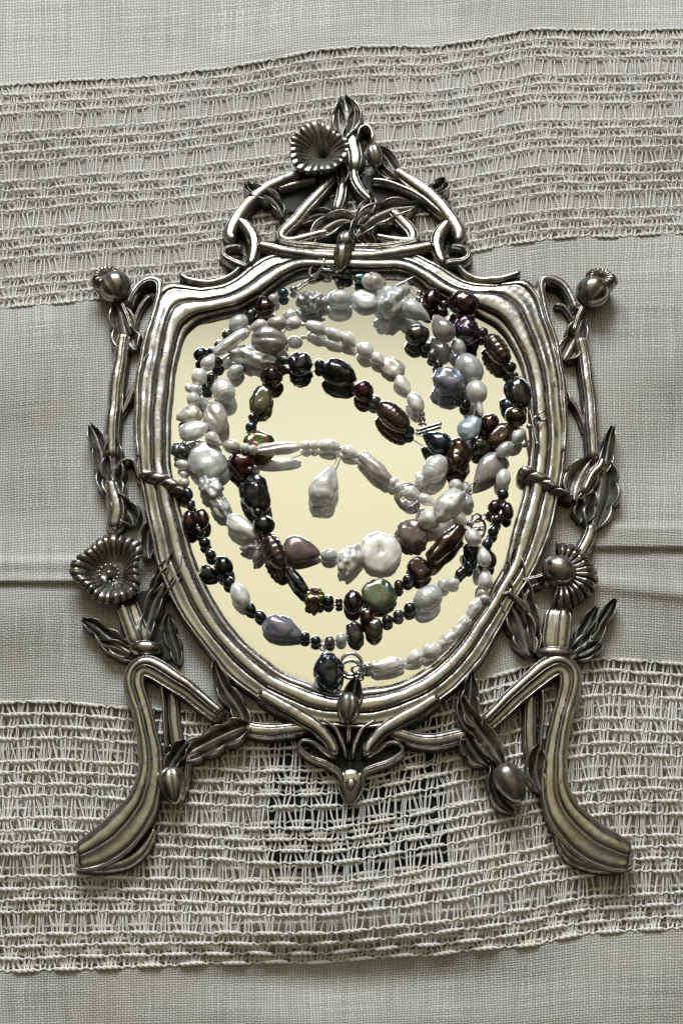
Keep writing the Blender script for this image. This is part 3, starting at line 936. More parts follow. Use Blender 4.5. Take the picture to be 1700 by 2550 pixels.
for ol in ([(300, 1490), (372, 1468), (395, 1490), (386, 1560), (436, 1596), (440, 1640), (330, 1650), (262, 1602), (300, 1592)],
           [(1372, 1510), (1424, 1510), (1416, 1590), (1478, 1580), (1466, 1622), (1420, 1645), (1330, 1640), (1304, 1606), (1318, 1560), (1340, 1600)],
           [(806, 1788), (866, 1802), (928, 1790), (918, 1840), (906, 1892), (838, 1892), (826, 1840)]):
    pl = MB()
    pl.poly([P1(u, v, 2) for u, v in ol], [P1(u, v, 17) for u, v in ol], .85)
    pl.build("fill_shade_plate", OXIDE_SHADE, frame, smooth=False)
def drop(m):
    blob(m, 873, 1958, 14, 84, 66, 34, 90, tip=.35)
    blob(m, 873, 1955, 26, 36, 30, 26, 90, tip=.1)
part("pendant_drop", drop)
part("bud", lambda m: blob(m, 866, 1764, 50, 76, 60, 56, 95, ribs=4, tip=.15, rd=.16))
lf("leaf", [(888, 1686, 6), (884, 1710, 30), (878, 1738, 40), (872, 1762, 30), (868, 1778, 12)], 74, lobes=1, deep=.1, vein=.1)
sw("stem", [(868, 1795, 18), (868, 1825, 20), (869, 1858, 16)], R1, 44)

# ------------------------------------------------------------------ crest
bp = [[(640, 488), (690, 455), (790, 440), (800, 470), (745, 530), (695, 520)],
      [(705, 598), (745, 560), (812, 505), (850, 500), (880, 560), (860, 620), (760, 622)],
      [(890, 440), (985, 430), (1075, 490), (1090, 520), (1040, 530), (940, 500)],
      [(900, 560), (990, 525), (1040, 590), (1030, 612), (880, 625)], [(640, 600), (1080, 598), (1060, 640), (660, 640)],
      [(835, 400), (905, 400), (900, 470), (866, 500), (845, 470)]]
for o_ in bp:  # added plates: deep shade and oxidized inner walls drawn as flat black
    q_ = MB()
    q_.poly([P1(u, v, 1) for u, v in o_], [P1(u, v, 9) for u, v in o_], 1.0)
    q_.build("fill_shade_plate", OXIDE_SHADE, frame, smooth=False)
sw("arch", [(752, 432, 31), (706, 448, 36), (664, 468, 36), (630, 496, 39), (602, 526, 42), (582, 558, 44), (572, 586, 39), (586, 604, 18)], RE, 44)
sw("arch", [(978, 424, 31), (1018, 448, 39), (1056, 474, 42), (1090, 504, 44), (1118, 538, 47), (1137, 570, 47), (1142, 594, 34), (1130, 604, 16)], RF, 44)
sw("arch", [(590, 548, 18), (612, 564, 39), (630, 592, 44), (634, 622, 42), (630, 650, 34), (620, 668, 16)], RF, 52)
sw("arch", [(1118, 552, 18), (1100, 572, 39), (1088, 598, 44), (1088, 626, 42), (1096, 650, 34), (1106, 664, 16)], RE, 52)
sw("scroll", [(622, 672, 18), (602, 662, 31), (576, 650, 31), (558, 638, 26), (564, 622, 21), (590, 616, 18), (606, 622, 10)], R1, 40)
sw("scroll", [(1098, 668, 18), (1118, 656, 31), (1146, 652, 31), (1166, 640, 26), (1158, 622, 21), (1134, 616, 18), (1118, 620, 10)], R1, 40)
sw("inner_band", [(836, 436, 33), (776, 502, 39), (738, 544, 39), (708, 574, 39), (700, 592, 33), (722, 600, 33), (770, 590, 33), (822, 578, 21)], R2, 38)
sw("inner_band", [(690, 474, 18), (730, 462, 24), (790, 446, 22)], R0, 34)
sw("inner_band", [(922, 450, 18), (960, 456, 21), (1010, 472, 21), (1050, 494, 21), (1090, 528, 21), (1112, 552, 18)], R0, 38)
sw("inner_band", [(970, 522, 30), (1000, 552, 42), (1026, 582, 42), (1022, 602, 36), (980, 598, 33), (930, 588, 21)], R2, 38)
sw("stem", [(852, 452, 29), (850, 480, 36), (844, 510, 36), (836, 532, 23)], R2, 40)
sw("stem", [(880, 420, 23), (884, 448, 34), (900, 478, 34), (926, 506, 16)], R2, 42)
lf("leaf", [(884, 552, 16), (850, 546, 40), (818, 558, 50), (794, 580, 38), (782, 602, 10)], 50, lobes=3, deep=.3)
lf("leaf", [(830, 540, 12), (800, 532, 28), (768, 540, 28), (750, 556, 12)], 36, lobes=3, tadd=.25)
lf("leaf", [(878, 596, 16), (900, 566, 46), (934, 536, 56), (972, 518, 52), (1010, 512, 36), (1040, 506, 8)], 56, lobes=4, deep=.3)
lf("leaf", [(890, 560, 14), (906, 528, 30), (920, 504, 26), (928, 486, 6)], 54, lobes=2)
lf("leaf", [(884, 570, 18), (904, 590, 34), (922, 604, 26), (934, 616, 6)], 52, lobes=2)
sw("crest_rail", [(690, 602, 16), (750, 612, 24), (820, 618, 26), (900, 618, 26), (980, 612, 24), (1046, 600, 16)], R1, 46)
sw("crest_rail", [(636, 612, 30), (690, 624, 38), (770, 638, 40), (855, 642, 38), (940, 638, 40), (1020, 626, 38), (1084, 612, 28)], R4, 56)
part("bud", lambda m: blob(m, 861, 600, 52, 56, 48, 52, 95, ribs=3, tip=-.1, rd=.1))
part("bud", lambda m: blob(m, 851, 644, 54, 76, 46, 50, 98, ribs=5, tip=.35, rd=.16))
lf("leaf", [(855, 242, 8), (862, 264, 40), (864, 290, 60), (858, 316, 50), (850, 342, 22)], 50, lobes=2, deep=.12, curl=.2, nj=25)
lf("leaf", [(845, 262, 6), (842, 285, 26), (846, 312, 26), (850, 330, 10)], 52, lobes=1, deep=.1)
lf("leaf", [(884, 272, 6), (882, 292, 24), (876, 316, 24), (868, 332, 10)], 52, lobes=1, deep=.1)
sw("stem", [(862, 325, 44), (876, 352, 52), (884, 390, 52), (880, 428, 44)], R2, 34, tadd=.35)
part("flower", lambda m: flower(m, 792, 376, 70, 26, 44, off=(15, -13), n=24, rise=(-.45, -.1, .2, .5, .76, .95, 1.0), seed=11, deep=.34, wav=.07), label="open trumpet flower with a pleated rim")
sw("tendril", [(890, 352, 12), (896, 328, 16), (912, 320, 18), (926, 336, 20), (926, 362, 16)], R0, 50)
part("bud", lambda m: blob(m, 932, 390, 44, 66, 44, 50, 75, ribs=3, tip=.1))
lf("leaf", [(938, 368, 10), (958, 388, 28), (978, 414, 30), (998, 440, 10)], 52, lobes=1, deep=.1)
lf("leaf", [(934, 400, 12), (950, 420, 26), (970, 436, 24), (990, 446, 8)], 46, lobes=2)
lf("leaf", [(846, 470, 8), (852, 440, 26), (850, 415, 24), (842, 400, 10)], 52, lobes=1)
lf("leaf", [(614, 454, 6), (622, 472, 26), (646, 482, 32), (672, 488, 30), (694, 512, 24), (704, 536, 8)], 54, lobes=4, deep=.4, tadd=.1)
lf("leaf", [(1110, 446, 8), (1098, 464, 34), (1076, 474, 30), (1058, 486, 10)], 54, lobes=3, deep=.4, tadd=.15)

# ------------------------------------------------------------------ pearls
C_ = dict(white=(.90, .875, .82), cream=(.70, .65, .54), silver=(.62, .62, .60), pale=(.70, .70, .685), blue=(.44, .49, .53), pink=(.62, .56, .51),
          grey=(.36, .355, .35), mauveg=(.40, .355, .34), mauve=(.20, .148, .14), bronze=(.085, .050, .042), brown=(.058, .030, .020), plum=(.040, .012, .015),
          red=(.055, .009, .011), dark=(.026, .025, .028), black=(.010, .011, .012), teal=(.022, .042, .050), tealb=(.045, .10, .115), navy=(.026, .031, .042),
          olive=(.060, .057, .045), steel=(.13, .13, .128), lilac=(.25, .24, .29), purple=(.055, .026, .055), green=(.105, .105, .068), iri=(.15, .17, .11), gold=(.12, .065, .03))
DARKS = {'bronze', 'brown', 'plum', 'red', 'dark', 'black', 'teal', 'tealb', 'navy', 'olive', 'steel', 'purple', 'green', 'iri', 'gold'}

def pearl_mesh(kind, a, b, c, seed, big):
    nu, nv = (34, 36) if big else (20, 20)
    th = np.linspace(0, PI, nu)[:, None]
    ph = np.linspace(0, 2 * PI, nv, endpoint=False)[None]
    x = np.cos(th) * np.ones_like(ph)
    r = np.sin(th) * np.ones_like(ph)
    amp, frq = .03, 1.3
    if kind == 'oval':
        amp = .06
    elif kind == 'rice':
        r = r ** .5 * (1 - .10 * np.sin(3.1 * x + seed) ** 2); amp, frq = .10, 1.9
    elif kind == 'split':
        r = r ** .5 * (1 - .28 * np.exp(-((ph - PI / 2 + .25 * np.sin(2 * x)) / .22) ** 2)); amp, frq = .06, 1.6
    elif kind == 'drop':
        r = r * (.80 - .34 * x - .08 * x * x) * 1.18; amp = .04
    elif kind == 'bdrop':
        r = r * (.80 - .30 * x - .08 * x * x) * 1.18 * (1 + .03 * np.sin(9 * x + 2 * np.sin(ph))); amp, frq = .11, 1.5
    elif kind == 'tail':
        ball = np.sqrt(np.clip(1 - ((x + .36) / .64) ** 2, 0, 1))
        r = np.maximum(ball, np.where(x > 0, .30 * np.sqrt(np.clip(1 - x ** 6, 0, 1)), 0)); amp = .02
    elif kind == 'ribbed':
        r = r ** .75 * (1 + .055 * np.sin(x * 19 + seed + .6 * np.sin(ph))); amp = .03
    elif kind == 'banded':
        r = r ** .8 * (1 + .030 * np.sin(x * 24 + .8 * np.sin(ph + 1)) * np.clip(1.2 - np.abs(x - .2), 0, 1)); amp = .045
    elif kind == 'double':
        r = r ** .6 * (1 - .38 * np.exp(-((x - .08) / .2) ** 2)); amp = .05
    elif kind == 'lumpy':
        amp, frq = .20, 1.25
    elif kind == 'pitted':
        amp, frq = .085, 3.2
    elif kind == 'keshi':
        r = r * (1 - .18 * x); amp, frq = .15, 1.1
    elif kind == 'rough':
        amp, frq = .34, 1.9
    elif kind == 'star':
        r = r * (1 + .26 * np.cos(5 * np.arctan2(r * np.cos(ph), x))); x = x * (1 + .22 * np.cos(5 * np.arctan2(np.sin(th) * np.cos(ph), np.cos(th)))); amp, frq = .16, 2.4
    elif kind in ('coin', 'hole', 'crumple'):
        r = r ** .8; amp, frq = (.10, 1.5) if kind != 'crumple' else (.22, 1.5)
    elif kind == 'shell':
        r = r * (1 - .2 * np.exp(-((ph - 1.9 + .8 * x) / .16) ** 2)); amp, frq = .10, 1.1
    y = r * np.cos(ph); z = r * np.sin(ph)
    V = np.stack([x, y, z], -1)
    off = Vector((seed * 3.7, seed * 1.3, -seed * 2.1))
    flatv = V.reshape(-1, 3)
    sc1 = np.empty(len(flatv))
    for i, p in enumerate(flatv):
        q_ = Vector(p) * frq + off
        sc1[i] = 1 + amp * (noise.noise(q_) * 1.3 + .45 * noise.noise(q_ * 2.3) + (.25 * noise.noise(q_ * 4.6) if big else 0))
    V = V * sc1.reshape(V.shape[0], V.shape[1], 1)
    if kind in ('coin', 'hole'):
        rad = np.hypot(V[..., 0], V[..., 1])
        dim = np.exp(-(rad / (.14 if kind == 'hole' else .4)) ** 2) * (.75 if kind == 'hole' else .25)
        V[..., 2] *= (1 - dim)
    V = V * np.array([a, b, c])
    mb = MB()
    mb.grid(V, cj=True)
    return mb

def put(name, parent, mesh_mb, mat, origin, g, colour=None):
    V = np.concatenate(mesh_mb.v)
    R_ = np.array([[g[0], -g[1], 0], [g[1], g[0], 0], [0, 0, 1]])
    V = (V @ R_.T) * S
    me = bpy.data.meshes.new(name)
    me.from_pydata(V.tolist(), [], mesh_mb.f)
    me.polygons.foreach_set('use_smooth', np.ones(len(me.polygons), bool))
    me.materials.append(mat)
    me.update()
    o = bpy.data.objects.new(name, me)
    COL.objects.link(o)
    o.parent = parent
    o.location = Vector(np.asarray(origin) * S) - parent.location
    if colour is not None:
        o.color = (*colour, 1)
    return o

_seed = [1.0]
CF = {'coin': .36, 'hole': .36, 'crumple': .45, 'star': .55, 'keshi': .62, 'shell': .75, 'rough': .8, 'lumpy': .85}
def pearl(parent, u, v, L, W, ang, kind, col, dz=0.0, label=None, cf=None):
    _seed[0] += 1.37
    if cf is None:
        cf = CF.get(kind, .95)
    Cc = W * cf
    z = MZ + Cc / 2 * 1.02 + dz
    p0, g = ground_axis(u, v, z, ang)
    s_ = dsc(p0)
    k = g[1] ** 2; st2 = .25
    a = math.sqrt(max((L / 2) ** 2 - k * (Cc / 2) ** 2 * st2, (L / 2) ** 2 * .6)) / math.sqrt(1 - k * st2) * s_
    kb = 1 - k
    b = math.sqrt(max((W / 2) ** 2 - kb * (Cc / 2) ** 2 * st2, (W / 2) ** 2 * .6)) / math.sqrt(1 - kb * st2) * s_
    mb = pearl_mesh(kind, a, b, Cc / 2 * s_, _seed[0], max(L, W) > 40)
    o = put("pearl", parent, mb, IRI if col in ('iri', 'gold') else DARK if col in DARKS else PEARL, p0, g, C_[col])
    if label:
        o['label'] = label
    return o

def torus_mb(R_, r_, n=28, m=10, sx_=1.0):
    th = np.linspace(0, 2 * PI, n, endpoint=False)[:, None]; ph = np.linspace(0, 2 * PI, m, endpoint=False)[None]
    V = np.stack([(R_ + r_ * np.cos(ph)) * np.cos(th) * sx_, (R_ + r_ * np.cos(ph)) * np.sin(th), r_ * np.sin(ph) * np.ones_like(th)], -1)
    mb = MB(); mb.grid(V, ci=True, cj=True)
    return mb
def tilt_mb(mb, ax, ay):
    ca, sa = math.cos(math.radians(ax)), math.sin(math.radians(ax))
    cb, sb = math.cos(math.radians(ay)), math.sin(math.radians(ay))
    Rx = np.array([[1, 0, 0], [0, ca, -sa], [0, sa, ca]]); Ry = np.array([[cb, 0, sb], [0, 1, 0], [-sb, 0, cb]])
    mb.v = [v_ @ Rx.T @ Ry.T for v_ in mb.v]
    return mb
def ring_part(parent, name, u, v, R_, r_, z=None, tilt=(0, 0), ang=0, sx_=1.0):
    p0, g = ground_axis(u, v, z if z else MZ + r_, ang)
    return put(name, parent, tilt_mb(torus_mb(R_, r_, sx_=sx_), *tilt), STEEL, p0, g)
def rod_part(parent, name, pts, r_, zs, mat=None):
    pts = np.array(pts, float)
    d, _ = along(np.column_stack([pts, np.broadcast_to(zs, (len(pts),))]), 3.0)
    C3 = P(d[:, 0], d[:, 1], d[:, 2])
    mb = MB(); tubes(mb, C3[None], r_, 8)
    c = C3.mean(0)
    mb.v = [v_ - c for v_ in mb.v]
    return put(name, parent, mb, mat or STEEL, c, (1.0, 0.0))
def bead(parent, u, v, d, dz=0.0, name="silver_bead"):
    z = MZ + d / 2 + dz
    p0, g = ground_axis(u, v, z, 0)
    mb = pearl_mesh('round', d / 2, d / 2, d / 2 * .95, 3.3, False)
    return put(name, parent, mb, STEEL, p0, g)
def toggle(parent, u0, v0, u1, v1, r_, dz=0.0):
    return rod_part(parent, "toggle_bar", [(u0, v0), ((u0 + u1) / 2, (v0 + v1) / 2), (u1, v1)], r_, MZ + r_ + dz)

STRING = thread_mat("silk_string", (.45, .43, .40))
NK = dict(group="pearl necklaces piled on the mirror")
def necklace(label, u, v):
    return thing("pearl_necklace", label, "necklace", P1(u, v, MZ) * S, NK['group'])

n1 = necklace("thin strand of white rice pearls with a white drop pendant inside the coil", 809, 1210)
n2 = necklace("chunky strand of pale baroque pearls with a large pierced white coin pearl", 945, 1374)
n3 = necklace("heavy strand of big dark plum and bronze baroque pearls circling the middle of the mirror", 846, 929)
n4 = necklace("fine strand of small dark seed pearls with a lumpy blue-black pendant at the bottom", 816, 1671)

def szz(r_):
    f = r_[7].get('cf') or CF.get(r_[5], .95)
    return MZ + r_[3] * f * .42 + r_[7]['dz']
def lay(nk, rows):
    segs = [(a_[0], a_[1], szz(a_), b_[0], b_[1], szz(b_)) for a_, b_ in zip(rows, rows[1:]) if math.hypot(a_[0] - b_[0], a_[1] - b_[1]) < .75 * (max(a_[2], a_[3]) + max(b_[2], b_[3]))]
    sg = np.array(segs)
    t_ = np.linspace(0, 1, 4)[None]
    C3 = P(sg[:, 0:1] * (1 - t_) + sg[:, 3:4] * t_, sg[:, 1:2] * (1 - t_) + sg[:, 4:5] * t_, sg[:, 2:3] * (1 - t_) + sg[:, 5:6] * t_)
    mb = MB(); tubes(mb, C3, 1.5, 6)
    mb.build("string", STRING, nk)
    for r_ in rows:
        pearl(nk, *r_[:7], **(r_[7] if len(r_) > 7 else {}))
D = lambda z, **k: dict(dz=z, **k)
# N1: thin white strand (rides on top where it crosses)
lay(n1, [
 (966, 1658, 84, 40, -8, 'rice', 'white', D(2)), (1030, 1639, 48, 34, 150, 'drop', 'white', D(4)), (1074, 1620, 50, 40, -30, 'oval', 'white', D(8)), (1112, 1593, 50, 32, -40, 'rice', 'white', D(12)),
 (1148, 1562, 62, 30, -52, 'rice', 'white', D(14)), (1180, 1515, 58, 30, -56, 'rice', 'white', D(12)), (1203, 1484, 38, 32, 80, 'double', 'white', D(14)),
 (1208, 1440, 56, 38, -92, 'drop', 'white', D(22)), (1203, 1385, 54, 35, -102, 'drop', 'white', D(40)), (1177, 1339, 48, 39, 58, 'oval', 'white', D(48)), (1146, 1296, 40, 36, 50, 'drop', 'white', D(22)),
 (1065, 1247, 48, 29, 22, 'drop', 'white', D(24)), (1024, 1230, 45, 38, 10, 'oval', 'white', D(16)), (985, 1207, 42, 28, 40, 'double', 'white', D(6)),
 (934, 1166, 102, 40, 43, 'rice', 'pink', D(2)), (873, 1128, 50, 30, 24, 'drop', 'white', D(2)), (819, 1111, 54, 34, 3, 'oval', 'white', D(2)), (771, 1110, 46, 26, -2, 'double', 'white', D(3)),
 (692, 1117, 110, 33, -4, 'split', 'white', D(26)), (620, 1118, 42, 28, 12, 'double', 'white', D(40)), (577, 1112, 46, 35, 14, 'oval', 'cream', D(38)), (533, 1095, 48, 32, 38, 'drop', 'white', D(34)),
 (483, 1072, 72, 50, -22, 'keshi', 'white', D(34)), (472, 1032, 64, 46, 168, 'keshi', 'cream', D(26)), (482, 995, 36, 34, 90, 'oval', 'white', D(22)), (486, 971, 30, 28, 0, 'oval', 'white', D(22)), (470, 967, 24, 18, 60, 'oval', 'white', D(20)),
 (497, 939, 46, 38, -78, 'oval', 'white', D(16)), (521, 901, 48, 36, -55, 'drop', 'white', D(20)), (577, 851, 102, 33, -35, 'rice', 'white', D(22)), (642, 813, 48, 33, 160, 'drop', 'white', D(34)),
 (690, 805, 50, 37, -2, 'oval', 'pink', D(38)), (731, 805, 40, 33, 5, 'oval', 'white', D(28)), (754, 808, 14, 11, 0, 'oval', 'white', D(24)),
 (808, 824, 100, 36, 21, 'double', 'white', D(8)), (869, 848, 48, 34, 42, 'drop', 'white', D(3)), (909, 873, 46, 38, 48, 'oval', 'white', D(2)), (943, 897, 42, 30, 46, 'drop', 'white', D(2)),
 (978, 915, 56, 48, 35, 'coin', 'pink', D(3)), (1002, 956, 50, 36, 55, 'keshi', 'white', D(2)), (1034, 1004, 58, 40, 64, 'oval', 'white', D(2)),
 (809, 1210, 104, 70, -65, 'bdrop', 'white', D(0, label="large white baroque drop pearl hanging from a wire")),
])
bead(n1, 783, 1262, 11, name="pendant_end_bead"); bead(n1, 1049, 1032, 18, 6); bead(n1, 915, 1662, 22, 6)
rod_part(n1, "pendant_wire", [(848, 1118), (841, 1136), (833, 1156)], 1.6, MZ + 22)
ring_part(n1, "wire_loop", 849, 1120, 6, 1.5, MZ + 16, (60, 20))
toggle(n1, 1036, 1072, 1098, 1054, 5.0, 4)
ring_part(n1, "link", 1050, 1046, 8, 1.8, MZ + 10, (50, 20)); ring_part(n1, "link", 1056, 1054, 8, 1.8, MZ + 9, (-40, 50))
ring_part(n1, "toggle_ring", 874, 1654, 24.5, 4.2, MZ + 18, (14, 0))
ring_part(n1, "link", 890, 1668, 10, 2.4, MZ + 22, (35, 20), sx_=1.4); ring_part(n1, "link", 896, 1674, 9, 2.2, MZ + 16, (-45, 30))

# N2: pale chunky strand
lay(n2, [
 (1289, 1087, 46, 33, -50, 'oval', 'silver', D(14)), (1256, 1120, 52, 35, -46, 'oval', 'silver', D(26)), (1214, 1168, 98, 58, 130, 'drop', 'mauveg', D(10, cf=.5)),
 (1119, 1256, 98, 60, -46, 'lumpy', 'white', D(30)), (1134, 1209, 36, 34, 60, 'lumpy', 'white', D(14)), (1160, 1216, 32, 26, 80, 'lumpy', 'silver', D(2)), (1162, 1250, 40, 32, 60, 'lumpy', 'silver', D(2)),
 (1068, 1294, 56, 54, -30, 'oval', 'white', D(6)), (1023, 1330, 80, 72, 20, 'crumple', 'mauve', D(2)), (947, 1375, 98, 98, 0, 'hole', 'white', D(0, label="large round white coin pearl with a drill hole in its face", cf=.30)),
 (872, 1392, 80, 54, -62, 'rough', 'white', D(0)), (820, 1384, 44, 34, 2, 'oval', 'silver', D(0)), (750, 1370, 96, 66, 12, 'drop', 'mauve', D(2, cf=.55)),
 (645, 1368, 70, 56, 30, 'star', 'mauveg', D(0)), (601, 1312, 88, 46, 34, 'lumpy', 'white', D(4)), (549, 1262, 74, 40, 52, 'rough', 'silver', D(2)), (524, 1216, 70, 52, 52, 'rough', 'pale', D(4)),
 (518, 1146, 94, 92, 60, 'coin', 'pale', D(8, label="broad silvery coin pearl", cf=.45)), (537, 1041, 82, 60, 82, 'shell', 'pink', D(6)), (506, 1003, 42, 26, 58, 'rough', 'silver', D(6)),
 (557, 974, 64, 56, 66, 'banded', 'white', D(4)), (586, 926, 46, 33, -40, 'oval', 'silver', D(3)), (625, 888, 112, 46, 14, 'rough', 'pale', D(2)), (669, 846, 90, 80, 30, 'shell', 'mauveg', D(6)),
 (720, 787, 32, 30, 0, 'oval', 'pale', D(6)), (774, 753, 64, 54, 20, 'rough', 'grey', D(4)), (805, 752, 30, 26, 60, 'oval', 'grey', D(6)),
 (846, 746, 64, 50, 178, 'banded', 'pale', D(4)), (909, 744, 66, 50, 10, 'coin', 'pale', D(6)), (973, 752, 88, 70, -40, 'rough', 'pale', D(8)),
 (1034, 776, 78, 48, 26, 'drop', 'pale', D(14)), (1100, 816, 80, 56, -122, 'drop', 'mauveg', D(24)), (1141, 864, 46, 36, 62, 'oval', 'silver', D(14)),
 (1168, 919, 84, 64, 66, 'oval', 'silver', D(16, label="large smooth grey-white oval pearl")), (1189, 992, 92, 54, 78, 'tail', 'white', D(22)), (1170, 1065, 70, 54, -60, 'keshi', 'blue', D(24)),
 (1083, 1168, 74, 60, -58, 'banded', 'white', D(2)), (1052, 1196, 36, 30, 60, 'rough', 'white', D(2)),
])
toggle(n2, 1318, 1020, 1336, 1106, 4.0, 48)
ring_part(n2, "link", 1336, 1046, 9, 2.4, MZ + 52, (30, 10)); ring_part(n2, "link", 1350, 1036, 11, 2.4, MZ + 54, (40, 0), ang=-30, sx_=1.3)
bead(n2, 1316, 1062, 14, 40)
for k_ in range(3):
    ring_part(n2, "toggle_ring", 1014 + 2 * k_, 1232 + 3 * k_, 31 - k_ * 2.5, 2.3, MZ + 5 + 4 * k_, (8, 6))
ring_part(n2, "link", 1036, 1262, 9, 2.4, MZ + 12, (40, 40)); rod_part(n2, "link", [(1042, 1268), (1038, 1285), (1036, 1298)], 3.2, MZ + 12)

# N3: big dark strand
lay(n3, [
 (1073, 746, 62, 46, -68, 'oval', 'plum', D(6)), (1105, 759, 26, 25, 0, 'oval', 'olive', D(6)), (1154, 757, 74, 68, 10, 'pitted', 'plum', D(14, cf=.9)), (1161, 824, 68, 64, 40, 'lumpy', 'purple', D(8)),
 (1201, 828, 27, 26, 0, 'oval', 'olive', D(6)), (1237, 870, 86, 52, 56, 'ribbed', 'bronze', D(6)), (1270, 914, 30, 29, 0, 'oval', 'dark', D(10)), (1281, 935, 20, 18, 60, 'oval', 'red', D(14)),
 (1290, 980, 84, 66, 66, 'keshi', 'dark', D(22)), (1283, 1038, 54, 50, 20, 'oval', 'brown', D(16)), (1246, 1083, 70, 50, -52, 'coin', 'brown', D(22, cf=.55)), (1218, 1056, 54, 46, -60, 'oval', 'plum', D(8)),
 (1195, 1110, 48, 44, 30, 'lumpy', 'olive', D(6)), (1141, 1134, 84, 64, 92, 'lumpy', 'brown', D(8)), (1086, 1101, 78, 60, -150, 'drop', 'teal', D(6)), (1017, 1074, 30, 28, 0, 'oval', 'teal', D(2)),
 (978, 1038, 98, 58, 40, 'banded', 'bronze', D(2)), (932, 999, 32, 30, 0, 'oval', 'steel', D(1)), (905, 974, 52, 50, 80, 'oval', 'red', D(1)), (846, 929, 90, 66, 28, 'keshi', 'dark', D(2, cf=.85)),
 (795, 908, 29, 27, 80, 'oval', 'dark', D(2)), (748, 906, 62, 58, 170, 'lumpy', 'dark', D(4)), (712, 898, 44, 20, 8, 'rice', 'dark', D(14)), (700, 916, 21, 19, 0, 'oval', 'plum', D(2)), (676, 938, 56, 52, 30, 'oval', 'plum', D(2)),
 (650, 994, 74, 54, -72, 'coin', 'green', D(8, cf=.5)), (629, 1039, 23, 22, 0, 'oval', 'plum', D(2)), (625, 1064, 29, 28, 0, 'oval', 'teal', D(2)), (643, 1105, 74, 68, 20, 'coin', 'gold', D(2, cf=.6)),
 (602, 1158, 76, 64, 60, 'lumpy', 'red', D(4)), (622, 1171, 22, 20, 0, 'oval', 'bronze', D(34)), (637, 1230, 98, 74, 80, 'lumpy', 'dark', D(2)), (642, 1276, 24, 21, 0, 'oval', 'plum', D(44)), (657, 1309, 56, 52, 0, 'oval', 'black', D(20)),
 (684, 1373, 92, 50, 62, 'ribbed', 'bronze', D(24)), (740, 1447, 76, 32, 52, 'rice', 'dark', D(6)), (784, 1487, 50, 46, -40, 'rough', 'gold', D(2)), (817, 1497, 32, 29, 90, 'oval', 'navy', D(1)),
 (844, 1502, 23, 20, 90, 'double', 'black', D(1)), (879, 1499, 58, 46, 88, 'oval', 'plum', D(2)), (942, 1481, 82, 78, -20, 'coin', 'iri', D(6, label="broad iridescent peacock coin pearl")), (993, 1459, 31, 25, 84, 'oval', 'brown', D(2)),
 (1016, 1444, 30, 28, 0, 'oval', 'navy', D(2)), (1044, 1418, 62, 56, 60, 'coin', 'plum', D(4, cf=.55)), (1108, 1355, 124, 46, -46, 'rice', 'brown', D(12)),
])
bead(n3, 1044, 730, 20, 4)
toggle(n3, 962, 724, 1034, 688, 3.8, 12)
ring_part(n3, "link", 1012, 710, 8, 2.0, MZ + 12, (50, 20)); rod_part(n3, "link", [(1016, 710), (1028, 720), (1038, 727)], 2.0, MZ + 12)
ring_part(n3, "toggle_ring", 1190, 1314, 21, 3.6, MZ + 22, (25, 35)); ring_part(n3, "link", 1186, 1290, 10, 2.4, MZ + 30, (40, 30), sx_=1.3); ring_part(n3, "link", 1202, 1288, 8, 2.2, MZ + 26, (60, 10)); bead(n3, 1168, 1303, 17, 18)

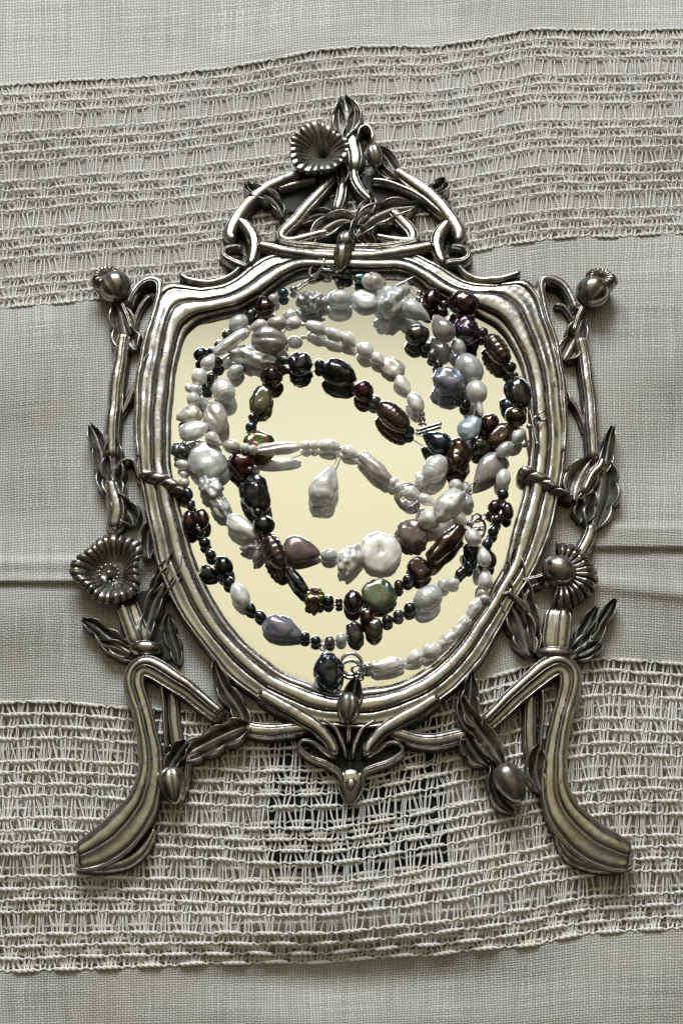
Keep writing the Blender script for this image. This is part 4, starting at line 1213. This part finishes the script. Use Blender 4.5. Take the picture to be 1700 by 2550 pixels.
# N4: fine dark strand
lay(n4, [
 (705, 730, 28, 27, 0, 'oval', 'tealb', D(2)), (681, 745, 29, 27, 0, 'oval', 'silver', D(2)), (657, 760, 64, 50, -108, 'drop', 'plum', D(2)), (624, 783, 30, 25, -30, 'oval', 'olive', D(2)),
 (594, 806, 54, 42, -38, 'oval', 'pale', D(2)), (566, 833, 28, 26, 0, 'oval', 'steel', D(2)), (545, 858, 24, 22, 0, 'oval', 'dark', D(2)), (527, 874, 22, 20, 0, 'oval', 'teal', D(2)), (501, 883, 38, 35, 150, 'oval', 'black', D(6)), (540, 902, 32, 30, 0, 'oval', 'dark', D(4)),
 (524, 942, 24, 22, 0, 'oval', 'dark', D(2)), (515, 966, 26, 24, 0, 'oval', 'teal', D(2)), (462, 1062, 34, 30, 0, 'oval', 'dark', D(2)),
 (452, 1122, 52, 42, 10, 'lumpy', 'steel', D(10)), (455, 1157, 35, 28, 22, 'oval', 'white', D(6)), (457, 1181, 19, 17, 0, 'oval', 'white', D(6)), (458, 1203, 30, 27, 0, 'oval', 'cream', D(10)),
 (468, 1230, 34, 25, 66, 'oval', 'navy', D(14)), (475, 1258, 29, 22, 86, 'oval', 'dark', D(6)), (472, 1298, 54, 38, 88, 'oval', 'plum', D(12)), (504, 1291, 48, 34, 80, 'oval', 'plum', D(10)), (498, 1325, 26, 24, 40, 'oval', 'navy', D(4)),
 (510, 1352, 29, 28, 0, 'oval', 'dark', D(2)), (524, 1381, 30, 26, 40, 'oval', 'dark', D(2)), (557, 1411, 54, 46, 66, 'oval', 'black', D(6)), (519, 1428, 46, 36, 30, 'keshi', 'black', D(2)), (569, 1450, 33, 28, 30, 'oval', 'dark', D(2)),
 (598, 1483, 66, 44, 60, 'oval', 'white', D(1)), (622, 1514, 36, 27, 50, 'oval', 'teal', D(1)), (648, 1534, 36, 25, 36, 'oval', 'dark', D(1)), (701, 1565, 96, 58, 20, 'keshi', 'lilac', D(2)), (758, 1586, 28, 27, 0, 'oval', 'olive', D(1)),
 (786, 1596, 27, 26, 0, 'oval', 'navy', D(1)), (821, 1598, 29, 25, 80, 'oval', 'steel', D(1)), (849, 1592, 29, 27, 80, 'oval', 'silver', D(1)), (883, 1577, 58, 42, 74, 'coin', 'dark', D(2, cf=.6)), (914, 1538, 48, 36, 100, 'oval', 'plum', D(2)),
 (931, 1566, 52, 42, 88, 'keshi', 'olive', D(4)), (965, 1545, 29, 28, 0, 'oval', 'dark', D(1)), (992, 1531, 28, 27, 0, 'oval', 'steel', D(1)), (1020, 1516, 33, 30, 80, 'oval', 'dark', D(1)), (1065, 1491, 76, 62, -36, 'banded', 'pale', D(2)),
 (1105, 1455, 33, 31, 0, 'oval', 'white', D(3)), (1130, 1451, 27, 24, 0, 'oval', 'white', D(3)), (1147, 1425, 34, 24, -46, 'rice', 'dark', D(2)), (1168, 1408, 27, 26, 0, 'oval', 'teal', D(6)), (1173, 1374, 54, 42, 90, 'oval', 'dark', D(6)),
 (1216, 1394, 46, 40, 70, 'oval', 'plum', D(4)), (1212, 1355, 36, 27, -64, 'oval', 'navy', D(6)), (1228, 1323, 32, 27, -60, 'oval', 'dark', D(4)), (1237, 1294, 31, 28, -50, 'oval', 'dark', D(6)), (1231, 1262, 40, 34, -60, 'oval', 'plum', D(6)),
 (1263, 1273, 44, 30, 84, 'oval', 'plum', D(6)), (1251, 1231, 30, 29, 0, 'oval', 'dark', D(10)), (1252, 1192, 52, 38, -82, 'oval', 'white', D(2)), (1252, 1154, 28, 22, 90, 'oval', 'plum', D(2)), (1205, 1078, 36, 34, 0, 'oval', 'dark', D(2)),
 (1186, 1034, 26, 24, 0, 'oval', 'steel', D(2)), (1158, 1006, 28, 26, 70, 'oval', 'dark', D(2)), (1143, 983, 28, 27, 0, 'oval', 'steel', D(4)), (1122, 950, 88, 68, 20, 'lumpy', 'lilac', D(4)), (1090, 909, 32, 24, 70, 'oval', 'navy', D(2)),
 (1077, 884, 27, 26, 0, 'oval', 'steel', D(2)), (1060, 865, 26, 25, 0, 'oval', 'navy', D(2)), (1038, 834, 62, 52, -12, 'oval', 'olive', D(4)),
 (932, 703, 60, 46, 18, 'lumpy', 'pink', D(6)), (895, 693, 29, 27, 0, 'lumpy', 'tealb', D(6)), (862, 681, 33, 25, 0, 'oval', 'dark', D(8)),
 (816, 1672, 86, 72, 92, 'lumpy', 'navy', D(6, label="lumpy blue-black baroque pendant pearl")),
])
bead(n4, 730, 720, 20, 2); bead(n4, 838, 672, 19, 10); bead(n4, 830, 1722, 12, 24, "pendant_end_bead")
rod_part(n4, "pendant_wire", [(805, 1592), (806, 1606), (808, 1622), (808, 1636)], 1.8, [MZ + 20, MZ + 26, MZ + 24, MZ + 30])
ring_part(n4, "wire_loop", 804, 1613, 7, 1.8, MZ + 20, (50, 20))
for (a_, b_) in (((738, 716), (752, 706)), ((756, 704), (770, 694))):
    rod_part(n4, "chain_link", [a_, ((a_[0] + b_[0]) / 2, (a_[1] + b_[1]) / 2), b_], 3.0, MZ + 8)
ring_part(n4, "link", 774, 692, 7, 2.0, MZ + 10, (40, 30)); ring_part(n4, "link", 822, 668, 7, 2.0, MZ + 24, (60, 10))
# lobster clasp: curved body with a spring lever and an end ring
rod_part(n4, "lobster_clasp", [(776, 690), (770, 680), (776, 664), (790, 650), (803, 645), (808, 654), (800, 668), (788, 682), (776, 690)], 5.6, [MZ + 12, MZ + 15, MZ + 20, MZ + 26, MZ + 30, MZ + 30, MZ + 24, MZ + 16, MZ + 12])
rod_part(n4, "clasp_lever", [(800, 668), (812, 672), (824, 671)], 3.4, MZ + 26)
